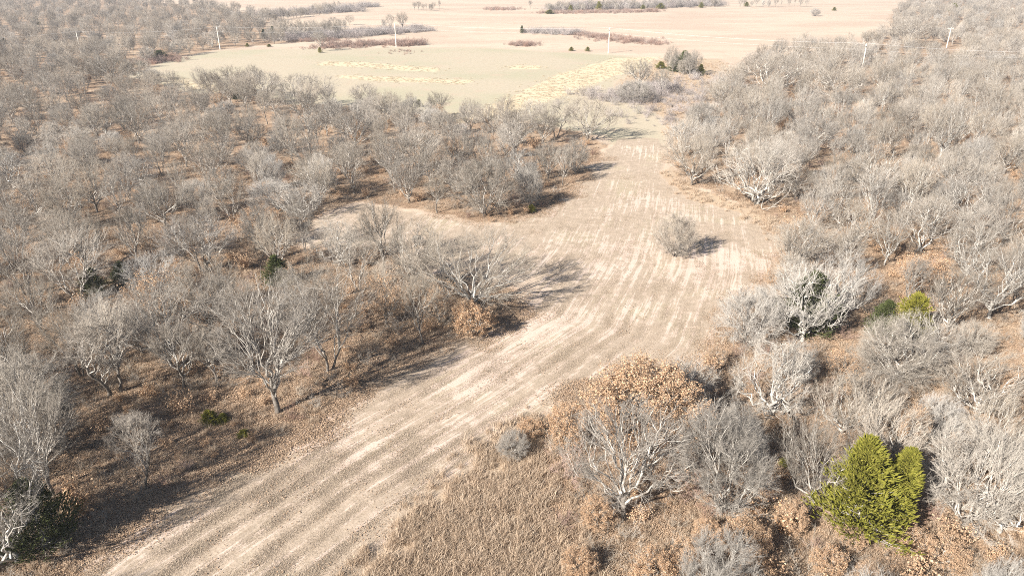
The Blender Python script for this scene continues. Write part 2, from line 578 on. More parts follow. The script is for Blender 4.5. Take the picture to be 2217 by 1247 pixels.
def grow(seed, h, R, cb=.3, fork=.28, tr=.2, n1=9, n2=60, n3=380, tw=15, sub=2, tl=.7, up=.5, wig=.10, lump=.3, stems=1, lean=.3,
         tw_r=.0075, r1=.42, fill=.4):
    """a leafless broadleaf: returns limb tubes, twig cones and the twig ends"""
    rng = np.random.default_rng(seed)
    zb = cb * h
    zc, az = (h + zb) / 2, (h - zb) / 2
    N = n3
    d = norm(rng.normal(size=(N * 4, 3)))
    keep = (d[:, 2] > -.35) | (rng.random(len(d)) < .45)
    d = d[keep][:N]
    lv = norm(rng.normal(size=(9, 3)))
    lp = (np.clip(d @ lv.T, 0, 1) ** 4 * rng.uniform(-1, 1, 9)).sum(1)
    rad = (fill + (1 - fill) * rng.random(len(d)) ** .5) * (1 + lump * lp)
    T3 = d * rad[:, None] * [R, R, az] + [0, 0, zc]
    T3[:, 2] = np.clip(T3[:, 2], .12 * h, None)
    C2, a3 = kmeans(T3, n2, rng)
    C1, a2 = kmeans(C2, n1, rng)
    parts = []
    # trunk(s)
    fh = fork * h
    ang = rng.uniform(0, 6.28) + np.arange(stems) * 2 * pi / stems
    so = (np.stack([np.cos(ang), np.sin(ang), 0 * ang], 1) * (tr * .9 if stems > 1 else 0))
    top = so * (1 + (3.0 if stems > 1 else 0)) + np.array([rng.normal() * lean, rng.normal() * lean, fh])
    base = so + np.array([0, 0, -.25])
    Pt = curves(base, top, np.tile([0, 0, 1.0], (stems, 1)), 8, .05, rng, .5)
    t = np.linspace(0, 1, 8)
    sr = tr * (1 if stems == 1 else .62)
    Rt = sr * (1.0 - .35 * t + .55 * np.exp(-t * 14))[None] * np.ones((stems, 1))
    parts.append(tubes(Pt, Rt, 8))
    # main limbs
    st = rng.integers(0, stems, n1)
    if stems > 1:
        st = ((C1[:, None, :2] - top[None, :, :2]) ** 2).sum(-1).argmin(1)
    order = np.argsort(np.argsort(C1[:, 2] - .25 * np.hypot(C1[:, 0], C1[:, 1])))
    j = np.clip(3 + (order / max(n1 - 1, 1) * 4.4).astype(int), 3, 7)
    S1 = Pt[st, j]
    hd = (C1 - S1) * [1, 1, .25]
    d0 = norm(norm(hd) * (1 - up) + np.array([0, 0, up]))
    E1 = S1 + (C1 - S1) * 1.08
    K1 = 12
    P1_ = curves(S1, E1, d0, K1, wig, rng, .2)
    t1 = np.linspace(0, 1, K1)
    L1 = np.linalg.norm(E1 - S1, axis=1)
    rr1 = sr * r1 * np.clip(L1 / L1.mean(), .6, 1.3)
    R1 = rr1[:, None] * ((1 - t1) ** 1.25 * .9 + .06)[None] + .010
    parts.append(tubes(P1_, R1, 6))

    def child(PP, RR, par, tgt, K, rfac, wig, rng, lo=.3, hi=.85):
        dd = ((PP[par] - tgt[:, None]) ** 2).sum(-1)
        jj = (dd.argmin(1) * rng.uniform(lo, hi, len(tgt))).astype(int)
        s = PP[par, jj]
        tg = norm(np.gradient(PP, axis=1))[par, jj]
        dr = norm(tgt - s)
        d0 = norm(tg * .6 + dr * .5 + rng.normal(size=s.shape) * .15)
        P = curves(s, tgt, d0, K, wig, rng, .18)
        r0 = RR[par, jj] * rfac
        return P, r0

    K2 = 8
    P2_, r2 = child(P1_, R1, a2, C2 + (C2 - [0, 0, zc]) * .06, K2, .58, wig * 1.1, rng)
    R2 = r2[:, None] * (1 - .8 * np.linspace(0, 1, K2))[None] + .006
    parts.append(tubes(P2_, R2, 5))
    K3 = 5
    P3_, r3 = child(P2_, R2, a3, T3, K3, .6, wig * 1.2, rng, .2, .95)
    R3 = np.minimum(r3, .019)[:, None] * (1 - .7 * np.linspace(0, 1, K3))[None] + .004
    tw_parts = [tubes(P3_, R3, 3)]
    # twigs
    n = len(P3_)
    rep = np.repeat(np.arange(n), tw)
    tt = rng.uniform(.12, 1, len(rep)) * (K3 - 1)
    k = np.minimum(tt.astype(int), K3 - 2)
    f = (tt - k)[:, None]
    B = P3_[rep, k] * (1 - f) + P3_[rep, k + 1] * f
    tg = norm(P3_[rep, k + 1] - P3_[rep, k])
    out = norm(B - [0, 0, zc * .7])
    D = norm(tg * .8 + rng.normal(size=B.shape) * .42 + out * .3 + [0, 0, .15])
    Lw = tl * rng.uniform(.4, 1.25, len(B))
    tw_parts.append(cones(B, D, Lw, tw_r * rng.uniform(.7, 1.2, len(B))))
    tips = [B + D * Lw[:, None], B + D * Lw[:, None] * .6]
    if sub:
        r = np.repeat(np.arange(len(B)), sub)
        B2 = B[r] + D[r] * (Lw[r] * rng.uniform(.25, .95, len(r)))[:, None]
        D2 = norm(D[r] * .7 + rng.normal(size=B2.shape) * .55 + [0, 0, .1])
        L2 = Lw[r] * rng.uniform(.35, .75, len(r))
        tw_parts.append(cones(B2, D2, L2, np.full(len(r), tw_r * .72)))
        tips.append(B2 + D2 * L2[:, None])
    return parts, tw_parts, tips


def bare_proto(name, bark, twig, **kw):
    h = kw['h']
    a, b, _ = grow(**kw)
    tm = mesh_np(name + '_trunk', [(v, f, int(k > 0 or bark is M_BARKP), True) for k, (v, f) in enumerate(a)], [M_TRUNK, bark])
    cm = mesh_np(name + '_crown', [(v, f, 0, False) for v, f in b], [twig])
    return dict(kind='bare', h=h, R=kw['R'], parts=[('trunk', tm), ('crown', cm)], name=name)


def leafy_proto(name, nleaf, lsize, leafmat=M_OAKLEAF, **kw):
    rng = np.random.default_rng(kw['seed'] + 99)
    a, b, tips = grow(**kw)
    T = np.concatenate(tips)
    c = T[rng.integers(0, len(T), nleaf // 5)]
    C = np.repeat(c, 5, axis=0) + rng.normal(size=(len(c) * 5, 3)) * .11
    C = C[C[:, 2] > .1]
    lv = leaves(C, lsize * rng.uniform(.7, 1.3, len(C)), rng)
    tm = mesh_np(name + '_trunk', [(v, f, 0, True) for v, f in a], [M_BARK])
    cm = mesh_np(name + '_crown', [(v, f, 0, False) for v, f in b] + [(lv[0], lv[1], 1, False)], [M_TWIG, leafmat])
    return dict(kind='leafy', h=kw['h'], R=kw['R'], parts=[('trunk', tm), ('crown', cm)], name=name)


def cedar_proto(name, seed, axes, mat, nb=250, npl=22, low=.05, prof=.72):
    """axes: list of (x, y, height, radius)"""
    rng = np.random.default_rng(seed)
    tp, fp, br = [], [], []
    for (ax, ay, h, R) in axes:
        z = np.linspace(0, 1, 9)
        P = np.stack([ax * (.35 + .65 * z) + rng.normal(size=9) * .03, ay * (.35 + .65 * z) + rng.normal(size=9) * .03, z * h - .2], 1)[None]
        tp.append(tubes(P, (h * .018 * (1.05 - z))[None], 7))
        n = int(nb * h / axes[0][2])
        t = low + (1 - low) * rng.random(n) ** .9
        t = np.minimum(t, .985)
        rad = R * ((1 - t) ** prof) * np.clip((t - low) / .12 + .55, 0, 1) * 1.12
        a = rng.uniform(0, 2 * pi, n)
        lob = 1 + .22 * np.sin(a * 3 + t * 9 + seed) + .14 * np.sin(a * 5 - t * 17)
        rad = np.maximum(rad * lob * rng.uniform(.72, 1.1, n), .12)
        elev = rng.uniform(.35, .85, n) + t * .35
        S = np.stack([ax * (.35 + .65 * t), ay * (.35 + .65 * t), t * h - rad * .35], 1)
        S[:, 2] = np.maximum(S[:, 2], .15)
        dr = np.stack([np.cos(a), np.sin(a), np.tan(elev) * .55], 1)
        E = S + dr * rad[:, None]
        Pb = curves(S, E, norm(dr * [1, 1, .3]), 5, .05, rng, .3)
        br.append(tubes(Pb, (.022 * (1 - .8 * np.linspace(0, 1, 5)))[None] * np.ones((n, 1)), 3))
        rep = np.repeat(np.arange(n), npl)
        u = 1 - rng.random(len(rep)) ** 1.5 * .8
        q = u * 4
        k = np.minimum(q.astype(int), 3)
        f = (q - k)[:, None]
        B = Pb[rep, k] * (1 - f) + Pb[rep, k + 1] * f
        sc = np.clip(rad[rep] / R, .25, 1)[:, None]
        B = B + rng.normal(size=B.shape) * [.17, .17, .12] * (.4 + .6 * sc) * (R / 2.2)
        D = norm(norm(dr)[rep] * .8 + rng.normal(size=B.shape) * .33 + [0, 0, .55])
        L = rng.uniform(.2, .46, len(B)) * (h / 7) ** .6
        fp.append(spindles(B, D, L, L * rng.uniform(.09, .15, len(B)), rng))
    tm = mesh_np(name + '_trunk', [(v, f, 0, True) for v, f in tp + br], [M_BARK])
    cm = mesh_np(name + '_crown', [(v, f, 0, False) for v, f in fp], [mat])
    return dict(kind='cedar', h=axes[0][2], R=axes[0][3], parts=[('trunk', tm), ('crown', cm)], name=name)


BARE = {}
BARE['spread'] = [bare_proto('spreading_oak', M_BARK, M_TWIG, seed=11 + i, h=9.5, R=5.0, cb=.24, fork=.24, tr=.21, n1=11, n2=70, n3=400, tw=11, up=.38, wig=.13, lump=.35) for i in range(3)]
BARE['vase'] = [bare_proto('vase_oak', M_BARK, M_TWIG, seed=31 + i, h=11.5, R=4.3, cb=.28, fork=.26, tr=.2, n1=9, n2=64, n3=360, tw=10, up=.66, wig=.09, lump=.3, stems=(1, 2, 3)[i]) for i in range(3)]
BARE['vasep'] = [bare_proto('white_stemmed_oak', M_BARKP, M_TWIG, seed=41 + i, h=11, R=4.0, cb=.3, fork=.24, tr=.19, n1=9, n2=54, n3=300, tw=10, up=.68, wig=.11, lump=.35, stems=(2, 1, 3)[i], r1=.46) for i in range(3)]
BARE['dense'] = [bare_proto('dense_oak', M_BARK, M_TWIGP, seed=51 + i, h=7.5, R=3.6, cb=.06, fork=.14, tr=.17, n1=12, n2=80, n3=480, tw=15, sub=3, tl=.62, up=.45, wig=.11, lump=.3, stems=(1, 3, 2)[i], tw_r=.0075) for i in range(3)]
BARE['lone'] = [bare_proto('lone_round_tree', M_BARK, M_TWIG, seed=61, h=7.0, R=3.4, cb=.04, fork=.12, tr=.16, n1=14, n2=84, n3=480, tw=16, sub=3, tl=.6, up=.5, wig=.09, lump=.25, stems=3)]
BARE['gnarl'] = [bare_proto('gnarled_oak', M_BARKP, M_TWIGP, seed=71 + i, h=8.5, R=5.0, cb=.14, fork=.18, tr=.24, n1=9, n2=52, n3=290, tw=13, sub=3, tl=.7, up=.35, wig=.2, lump=.45, r1=.5) for i in range(3)]
BARE['slim'] = [bare_proto('slender_oak', M_BARK, M_TWIG, seed=91 + i, h=10.5, R=2.7, cb=.36, fork=.45, tr=.14, n1=9, n2=42, n3=210, tw=11, up=.6, wig=.09, lump=.35, lean=.5) for i in range(3)]
BARE['dead'] = [bare_proto('dead_oak', M_BARKP, M_TWIGP, seed=111, h=8.5, R=2.6, cb=.35, fork=.4, tr=.16, n1=5, n2=12, n3=26, tw=3, sub=0, tl=.5, up=.5, wig=.16, lump=.5, r1=.7)]
BARE['sapling'] = [bare_proto('sapling', M_BARK, M_TWIG, seed=121 + i, h=4.6, R=1.7, cb=.08, fork=.2, tr=.06, n1=7, n2=26, n3=110, tw=12, tl=.5, up=.6, wig=.1, lump=.4, stems=(1, 3, 4)[i]) for i in range(3)]
BIG = bare_proto('big_spreading_oak', M_BARKP, M_TWIG, seed=141, h=9.0, R=8.0, cb=.02, fork=.14, tr=.28, n1=22, n2=100, n3=560, tw=14, tl=.85, up=.42, wig=.09, lump=.4, stems=4, r1=.42)
BIGLEAF = leafy_proto('large_brown_leaved_oak', 30000, .17, seed=199, h=9.0, R=5.6, cb=.03, fork=.12, tr=.22, n1=12, n2=70, n3=420, tw=9, sub=1, up=.42, wig=.1, lump=.5, stems=3, fill=.3)
LEAFY = [leafy_proto('brown_leaved_oak', 15000, .15, seed=201 + i, h=6.5, R=3.3, cb=.06, fork=.16, tr=.16, n1=9, n2=50, n3=260, tw=7, sub=1, up=.45, wig=.1, lump=.35) for i in range(3)]
SPARSE = [leafy_proto('thin_brown_leaved_oak', 5200, .14, seed=221 + i, h=7.0, R=3.2, cb=.15, fork=.2, tr=.14, n1=9, n2=50, n3=240, tw=10, sub=1, up=.45, wig=.12, lump=.4) for i in range(2)]
CEDAR = [cedar_proto('redcedar', 301, [(0, 0, 7.5, 2.5)], M_CEDAR, 320, 30),
         cedar_proto('redcedar', 302, [(0, 0, 6.5, 2.3)], M_CEDARD, 260, 26),
         cedar_proto('redcedar', 303, [(0, 0, 5.0, 1.5)], M_CEDARD, 150, 18)]
TWIN = cedar_proto('twin_topped_redcedar', 311, [(-.95, .2, 8.2, 2.35), (1.75, .1, 6.9, 1.75)], M_CEDAR, 360, 34, low=.17, prof=.8)

# ------------------------------------------------------------------ placing
def put_thing(name, proto, x, y, h, w=None, rot=None, label='', cat='tree', group=None, z=0.0, tilt=(0, 0)):
    e = bpy.data.objects.new(name, None)
    e.empty_display_size = .5
    COL.objects.link(e)
    s = h / proto['h']
    sxy = s if w is None else w / 2 / (proto['R'] * 1.12)
    e.location = (x, y, z)
    e.rotation_euler = (tilt[0], tilt[1], RNG.uniform(0, 6.28) if rot is None else rot)
    e.scale = (sxy, sxy, s)
    e['label'] = label
    e['category'] = cat
    if group:
        e['group'] = group
    for pn, me in proto['parts']:
        o = bpy.data.objects.new(pn, me)
        COL.objects.link(o)
        o.parent = e
    return e


def gn_scatter(name, pts, rz, sc, idx, protos, label, cat, tiltx=None):
    """one 'stuff' object: prototypes instanced on its vertices with geometry nodes"""
    coll = bpy.data.collections.new(name + '_kinds')
    for i, me in enumerate(protos):
        o = bpy.data.objects.new('%s_kind_%02d' % (name, i), me)
        coll.objects.link(o)
    me = bpy.data.meshes.new(name)
    n = len(pts)
    me.vertices.add(n)
    me.vertices.foreach_set('co', np.asarray(pts, np.float32).ravel())
    rot = np.zeros((n, 3), np.float32)
    rot[:, 2] = rz
    if tiltx is not None:
        rot[:, 0] = tiltx
    a = me.attributes.new('rot', 'FLOAT_VECTOR', 'POINT')
    a.data.foreach_set('vector', rot.ravel())
    sc = np.asarray(sc, np.float32)
    if sc.ndim == 1:
        sc = np.stack([sc, sc, sc], 1)
    a = me.attributes.new('sca', 'FLOAT_VECTOR', 'POINT')
    a.data.foreach_set('vector', sc.astype(np.float32).ravel())
    a = me.attributes.new('which', 'INT', 'POINT')
    a.data.foreach_set('value', np.asarray(idx, np.int32))
    ng = bpy.data.node_groups.new(name + '_scatter', 'GeometryNodeTree')
    ng.interface.new_socket('Geometry', in_out='INPUT', socket_type='NodeSocketGeometry')
    ng.interface.new_socket('Geometry', in_out='OUTPUT', socket_type='NodeSocketGeometry')
    N = ng.nodes
    gi, gout = N.new('NodeGroupInput'), N.new('NodeGroupOutput')
    ci = N.new('GeometryNodeCollectionInfo')
    ci.inputs['Collection'].default_value = coll
    ci.inputs['Separate Children'].default_value = True
    ci.inputs['Reset Children'].default_value = True
    ip = N.new('GeometryNodeInstanceOnPoints')
    ip.inputs['Pick Instance'].default_value = True

    def at(nm, ty):
        q = N.new('GeometryNodeInputNamedAttribute')
        q.data_type = ty
        q.inputs['Name'].default_value = nm
        return q.outputs['Attribute']
    l = ng.links.new
    l(gi.outputs[0], ip.inputs['Points'])
    l(ci.outputs[0], ip.inputs['Instance'])
    l(at('which', 'INT'), ip.inputs['Instance Index'])
    l(at('rot', 'FLOAT_VECTOR'), ip.inputs['Rotation'])
    l(at('sca', 'FLOAT_VECTOR'), ip.inputs['Scale'])
    l(ip.outputs[0], gout.inputs[0])
    o = bpy.data.objects.new(name, me)
    COL.objects.link(o)
    md = o.modifiers.new('scatter', 'NODES')
    md.node_group = ng
    o['kind'] = 'stuff'
    o['label'] = label
    o['category'] = cat
    return o


def joined(proto):
    """trunk and crown of a prototype in one mesh, for the far woodland"""
    nm = proto['name'] + '_far'
    parts, mats = [], []
    for k, (pn, me) in enumerate(proto['parts']):
        nv = len(me.vertices)
        V = np.empty(nv * 3, np.float32)
        me.vertices.foreach_get('co', V)
        npoly = len(me.polygons)
        tot = np.empty(npoly, np.int32)
        me.polygons.foreach_get('loop_total', tot)
        L = np.empty(len(me.loops), np.int32)
        me.loops.foreach_get('vertex_index', L)
        st = np.empty(npoly, np.int32)
        me.polygons.foreach_get('loop_start', st)
        mi = np.empty(npoly, np.int32)
        me.polygons.foreach_get('material_index', mi)
        V = V.reshape(-1, 3)
        base = len(mats)
        mats += list(me.materials)
        for c in (3, 4):
            for q in range(len(me.materials)):
                s = st[(tot == c) & (mi == q)]
                if len(s):
                    f = L[s[:, None] + np.arange(c)]
                    uq, inv = np.unique(f, return_inverse=True)
                    parts.append((V[uq], inv.reshape(f.shape), base + q, pn == 'trunk'))
    return mesh_np(nm, parts, mats)


# catalogue of trees that can be told apart: (kind, variant, base x, base y, top y, crown width px, label)
T = []


def A(kind, var, bx, by, ty, w, label):
    T.append((kind, var, bx, by, ty, w, label))


# the wooded side with the wide pale oak
A('big', 0, 1022, 655, 492, 340, 'very wide pale-limbed leafless oak throwing a long shadow onto the mown clearing')
A('vase', 0, 600, 893, 600, 290, 'tall pale-limbed leafless oak at the clearing edge above the low green bushes')
A('vase', 1, 715, 803, 588, 220, 'leafless oak with a dark trunk next to the tall pale-limbed oak')
A('slim', 0, 237, 857, 690, 150, 'slender leaning leafless oak with one long bare trunk in the shaded woods')
A('slim', 1, 262, 848, 640, 140, 'slender leafless oak close behind the leaning bare-trunked oak')
A('slim', 2, 310, 768, 662, 95, 'small upright leafless oak with a dark thin trunk on open leaf litter')
A('dense', 0, 82, 985, 770, 230, 'bushy grey leafless oak whose branches reach down over the leaf litter')
A('gnarl', 0, 40, 1215, 935, 260, 'crooked leafless oak whose pale branches overhang a shaded redcedar')
A('slim', 1, 150, 982, 855, 90, 'thin dark-stemmed leafless oak standing in the broad shadow beside the bushy grey oak')
A('vase', 2, 444, 588, 462, 210, 'many-stemmed pale leafless oak with stems fanning from one base')
A('gnarl', 1, 330, 640, 545, 130, 'crooked leafless oak next to the many-stemmed fanning oak')
A('slim', 2, 890, 652, 545, 80, 'thin leafless oak with a dark straight trunk behind the brown-leaved bush')
A('slim', 0, 838, 662, 560, 70, 'thin reddish leafless oak beside the dark straight-trunked one')
A('dense', 1, 1050, 466, 332, 150, 'dense round grey leafless oak at the head of the clearing')
A('dense', 2, 1145, 447, 362, 72, 'small dense grey leafless oak next to the dense round one')
A('slim', 1, 946, 462, 372, 66, 'thin leafless tree standing apart in front of the dense round grey oak')
A('spread', 0, 1186, 387, 300, 78, 'reddish-grey leafless oak casting a narrow shadow onto the clearing')
A('vase', 0, 1112, 345, 236, 120, 'upright leafless oak with a pale trunk behind the dense round grey oak')
A('vase', 1, 1203, 298, 208, 115, 'leafless oak with a dark trunk, companion of the oak at the clearing neck')
A('spread', 1, 1272, 306, 206, 125, 'leafless oak at the clearing neck with a long fan-shaped shadow')
A('vase', 2, 905, 382, 268, 160, 'broad vase-shaped leafless oak with several pale stems in the woods')
A('spread', 2, 848, 386, 288, 120, 'leafless oak with a short dark trunk beside the broad vase-shaped one')
A('dense', 0, 702, 424, 335, 78, 'pale compact leafless oak beside the narrow grassy gap')
A('spread', 0, 792, 238, 178, 86, 'brownish leafless oak at the meadow edge with a rounded crown')
A('spread', 1, 660, 237, 158, 120, 'leafless oak on the meadow edge casting a dark shadow on the grass')
A('spread', 2, 570, 222, 150, 120, 'leafless oak in the clump that juts into the meadow')
A('spread', 0, 500, 208, 142, 110, 'leafless oak at the rear end of the clump that juts into the meadow')
A('gnarl', 2, 735, 575, 468, 130, 'dark crooked twiggy oak on the grassy tongue of the clearing')
A('dense', 1, 905, 530, 508, 34, 'small grey bush on the grassy tongue of the clearing')
A('dense', 2, 600, 455, 388, 120, 'grey leafless oak casting dark shade over the grassy tongue')
A('spread', 1, 250, 190, 118, 120, 'leafless oak at the corner where woods and meadow meet')
A('gnarl', 0, 150, 330, 275, 120, 'crooked leafless oak on open orange leaf litter deep in the shaded woods')
A('vase', 0, 560, 390, 315, 110, 'upright leafless oak in the middle of the shaded woods')
A('spread', 2, 60, 500, 405, 150, 'leafless oak with a dark trunk and grey spreading crown deep in the shaded woods')
A('vase', 1, 170, 660, 500, 170, 'tall leafless oak with a long dark trunk near the shaded pair of redcedars')
A('vase', 2, 60, 640, 480, 150, 'tall leafless oak with pale upper limbs deep in the shaded woods')
A('slim', 0, 400, 840, 690, 130, 'twisted thin leafless oak between the tall pale-limbed oak and the leaning one')
A('slim', 1, 470, 830, 700, 110, 'thin leafless oak just beside the tall pale-limbed oak')
A('leafy', 0, 1022, 728, 655, 105, 'rusty brown leaf-holding bushy oak below the wide pale-limbed oak')
A('leafy', 1, 568, 505, 452, 112, 'round brown-leaved oak beside the grassy tongue of the clearing')
A('sparse', 0, 362, 700, 598, 135, 'low crooked oak thinly hung with brown leaves in the shaded woods')
A('sparse', 1, 835, 700, 600, 110, 'reddish oak thinly hung with dead leaves near the wide pale-limbed oak')
A('sparse', 0, 950, 700, 620, 90, 'small oak with dead red-brown leaves under the wide pale-limbed oak')
# the wooded side with the yellow-green redcedars
A('lone', 0, 1462, 556, 460, 100, 'small round leafless tree standing alone in the mown clearing')
A('spread', 2, 1495, 402, 288, 140, 'leafless oak with pale crooked limbs on the grassy clearing margin')
A('gnarl', 1, 1640, 442, 298, 170, 'large white-limbed leafless oak on the clearing margin facing the lone tree')
A('gnarl', 2, 1745, 558, 476, 165, 'low white-limbed oak fanning out from one base at the clearing bend')
A('gnarl', 0, 1735, 740, 572, 200, 'sprawling white-limbed oak with dark green cedar foliage behind it')
A('dense', 1, 1612, 748, 618, 150, 'grey twiggy leafless oak bulging into the mown clearing')
A('gnarl', 2, 1668, 905, 728, 195, 'pale leafless oak with drooping white twigs near the brown-leaved oak')
A('dense', 0, 1920, 828, 700, 195, 'wide grey leafless oak in front of the pair of yellow-green redcedars')
A('dead', 0, 1848, 522, 445, 80, 'dead white snag with a few bare forked limbs')
A('vase', 0, 1350, 1122, 878, 300, 'grey leafless oak with a dark trunk in front of the large brown-leaved oak')
A('dense', 2, 1560, 1110, 878, 215, 'grey leafless oak between the brown-leaved oak and the twin-topped redcedar side')
A('spread', 1, 1752, 1108, 898, 170, 'grey leafless oak right beside the twin-topped yellow-green redcedar')
A('dense', 1, 2090, 1130, 918, 220, 'dome-shaped grey leafless oak on the far side of the twin-topped redcedar')
A('spread', 0, 2110, 900, 770, 210, 'grey leafless oak behind the dome-shaped grey oak')
A('dense', 0, 1108, 988, 938, 86, 'small grey leafless shrub at the corner of the rough grass')
A('spread', 2, 1880, 900, 800, 130, 'thin reddish-grey oak just behind the twin-topped redcedar')
A('dead', 0, 2160, 1150, 1010, 150, 'dead white leaning oak with thick bare limbs')
A('vasep', 1, 2140, 690, 540, 160, 'tall white-stemmed leafless oak behind the round golden-leaved oak')
A('vasep', 2, 1990, 545, 420, 160, 'white-stemmed leafless oak between the snag and the golden-leaved oak')
A('vasep', 0, 2080, 500, 380, 150, 'tall pale leafless oak with forked stems behind the snag')
A('vasep', 1, 1890, 440, 330, 140, 'white-stemmed leafless oak behind the dead white snag')
A('spread', 0, 1760, 330, 245, 140, 'leafless oak with bright white limbs in the sunlit woods behind the large white-limbed one')
A('spread', 1, 1805, 225, 140, 150, 'leafless oak near the crossarm pole half hidden in the woods')
A('spread', 2, 1965, 100, 32, 120, 'dark-based leafless oak at the edge of the far field beside the tall crossarm pole')
A('spread', 0, 1565, 250, 170, 100, 'leafless oak at the wood edge behind the green cedar clump')
A('spread', 1, 1660, 205, 110, 140, 'rounded leafless oak at the wood edge facing the far field')
A('slim', 0, 1432, 206, 145, 50, 'slim pale leafless tree beside the green cedar clump')
A('spread', 2, 1382, 190, 125, 70, 'leafless tree in the thicket beside the meadow, near the straw-coloured grass')
A('dense', 1, 1372, 222, 170, 90, 'grey twiggy thicket tree on the meadow side of the green cedar clump')
A('bigleaf', 0, 1375, 950, 768, 300, 'large oak full of light brown leaves at the clearing edge')
A('leafy', 1, 1475, 935, 840, 110, 'smaller brown-leaved oak leaning out of the large brown-leaved oak')
A('leafy', 0, 1988, 632, 556, 118, 'round golden-brown-leaved oak behind the yellow-green redcedars')
A('leafy', 2, 1912, 548, 500, 62, 'small orange-leaved oak at the foot of the dead white snag')
A('leafy', 1, 1965, 972, 878, 60, 'narrow column of brown leaves behind the twin-topped redcedar')
A('leafy', 0, 1148, 948, 905, 62, 'small orange-leaved bush at the tip of the rough grass')
A('leafy', 2, 1225, 965, 880, 100, 'brown-leaved bush between rough grass and the large brown-leaved oak')
A('leafy', 1, 1612, 1205, 1130, 100, 'brown-leaved bush beside a dark hollow near the twin-topped redcedar')
A('leafy', 0, 1712, 1155, 1098, 70, 'small brown-leaved bush in front of the oak beside the twin-topped redcedar')
A('leafy', 2, 1415, 1262, 1205, 100, 'low brown-leaved bush at the foot of the oak with a dark trunk')
A('leafy', 1, 2200, 880, 810, 70, 'brown-leaved oak beyond the dome-shaped grey oak')
A('sparse', 1, 1830, 830, 770, 90, 'reddish thin-leaved oak beside the wide grey oak')
A('sparse', 0, 2060, 560, 520, 70, 'rust-coloured thin-leaved oak behind the golden-leaved one')
A('sparse', 1, 1540, 800, 750, 60, 'orange-leaved sapling at the clearing edge below the bulging grey oak')
# redcedars
A('twin', 0, 1868, 1165, 955, 172, 'large yellow-green redcedar with two tops')
A('cedar0', 0, 1965, 735, 638, 92, 'bright yellow-green redcedar standing in front of the golden-leaved oak')
A('cedar1', 0, 1908, 728, 652, 72, 'duller green redcedar touching the bright yellow-green one')
A('cedar1', 0, 1745, 715, 592, 130, 'dark green redcedar growing behind the sprawling white limbs')
A('cedar1', 0, 100, 1185, 1045, 140, 'dark green redcedar in shade under the crooked overhanging oak')
A('cedar1', 0, 602, 618, 555, 70, 'deep green redcedar on the wooded slope behind the tall pale-limbed oak')
A('cedar1', 0, 268, 618, 568, 56, 'shaded redcedar near the many-stemmed fanning oak')
A('cedar1', 0, 208, 640, 580, 62, 'darker shaded redcedar with open sparse foliage in deep woods')
A('cedar0', 0, 1150, 460, 443, 26, 'tiny bright green cedar at the edge of the clearing head')
A('cedar0', 0, 455, 916, 888, 42, 'low green bush beneath the tall pale-limbed oak, the larger of two')
A('cedar0', 0, 484, 913, 895, 30, 'low green bush touching the larger low green bush')
A('cedar0', 0, 528, 944, 930, 30, 'tiny green bush alone on leaf litter at the clearing edge')
A('cedar0', 0, 907, 232, 216, 18, 'small green cedar on the meadow edge with thin tree shadows')
A('cedar1', 0, 1480, 158, 112, 50, 'tallest dark redcedar of the green clump behind bare white stems')
A('cedar1', 0, 1462, 156, 122, 36, 'dark redcedar in the middle of the green clump')
A('cedar0', 0, 1430, 150, 134, 26, 'yellowish redcedar at the meadow end of the green clump')
A('cedar0', 0, 1516, 164, 140, 20, 'small yellow-brown cedar at the woods end of the green clump')
A('cedar1', 0, 1130, 73, 56, 10, 'narrow upright cedar at the tip of the dark scrub strip')
A('cedar0', 0, 1237, 111, 102, 12, 'small round cedar in the dry field, nearer the reddish scrub')
A('cedar0', 0, 1272, 112, 102, 12, 'small round cedar in the dry field, nearer the crossarm pole')
A('cedar0', 0, 693, 115, 103, 10, 'small cedar at the foot of the lone pale meadow tree')
A('cedar0', 0, 536, 102, 94, 9, 'small cedar on the power line verge beside the first meadow pole')
A('cedar0', 0, 583, 102, 96, 11, 'low cedar on the power line verge between two meadow poles')
A('cedar1', 0, 572, 84, 64, 14, 'dark cedar in the scrub strip beyond the power line')
A('cedar1', 0, 592, 83, 58, 13, 'taller dark cedar in the scrub strip beyond the power line')
A('cedar1', 0, 348, 130, 110, 42, 'dark evergreen thicket cedar at the corner of the meadow')
A('cedar1', 0, 305, 143, 133, 22, 'low dark cedar bush at the corner of the meadow')
A('cedar1', 0, 6, 96, 82, 22, 'dark cedar in the far woods near the farthest pole')
A('cedar1', 0, 78, 55, 38, 20, 'small dark cedar among the grey far woods')
A('cedar1', 0, 255, 145, 128, 22, 'green cedar among bare oaks near the meadow corner')
A('cedar1', 0, 512, 215, 198, 24, 'green cedar within the clump that juts into the meadow')
A('cedar0', 0, 2062, 26, 8, 18, 'yellow-green cedar in the far sunlit woods')
A('cedar1', 0, 2080, 130, 112, 40, 'dark evergreen patch in the sunlit woods near the tall crossarm pole')
A('cedar0', 0, 1806, 24, 16, 9, 'small cedar in the far field beside the lone shrub')
A('cedar0', 0, 1296, 24, 4, 14, 'upright yellow-green cedar in the far tree line')
A('cedar0', 0, 1235, 28, 12, 12, 'cedar at the near end of the far tree line')
A('cedar0', 0, 1190, 31, 22, 22, 'low cedar bush at the tip of the far tree line')
A('cedar0', 0, 1392, 21, 11, 12, 'yellow-green cedar in the middle of the far tree line')
A('cedar0', 0, 1430, 20, 8, 20, 'paired yellow-green cedar in the far tree line')
A('cedar0', 0, 1518, 18, 6, 12, 'cedar towards the woods end of the far tree line')
A('cedar0', 0, 1616, 15, 5, 12, 'isolated cedar past the end of the far tree line')
A('cedar0', 0, 1695, 1010, 990, 24, 'small bright green bush among oaks near the twin-topped redcedar')
A('slim', 2, 693, 112, 66, 36, 'lone pale leafless tree on the meadow rim between two poles')
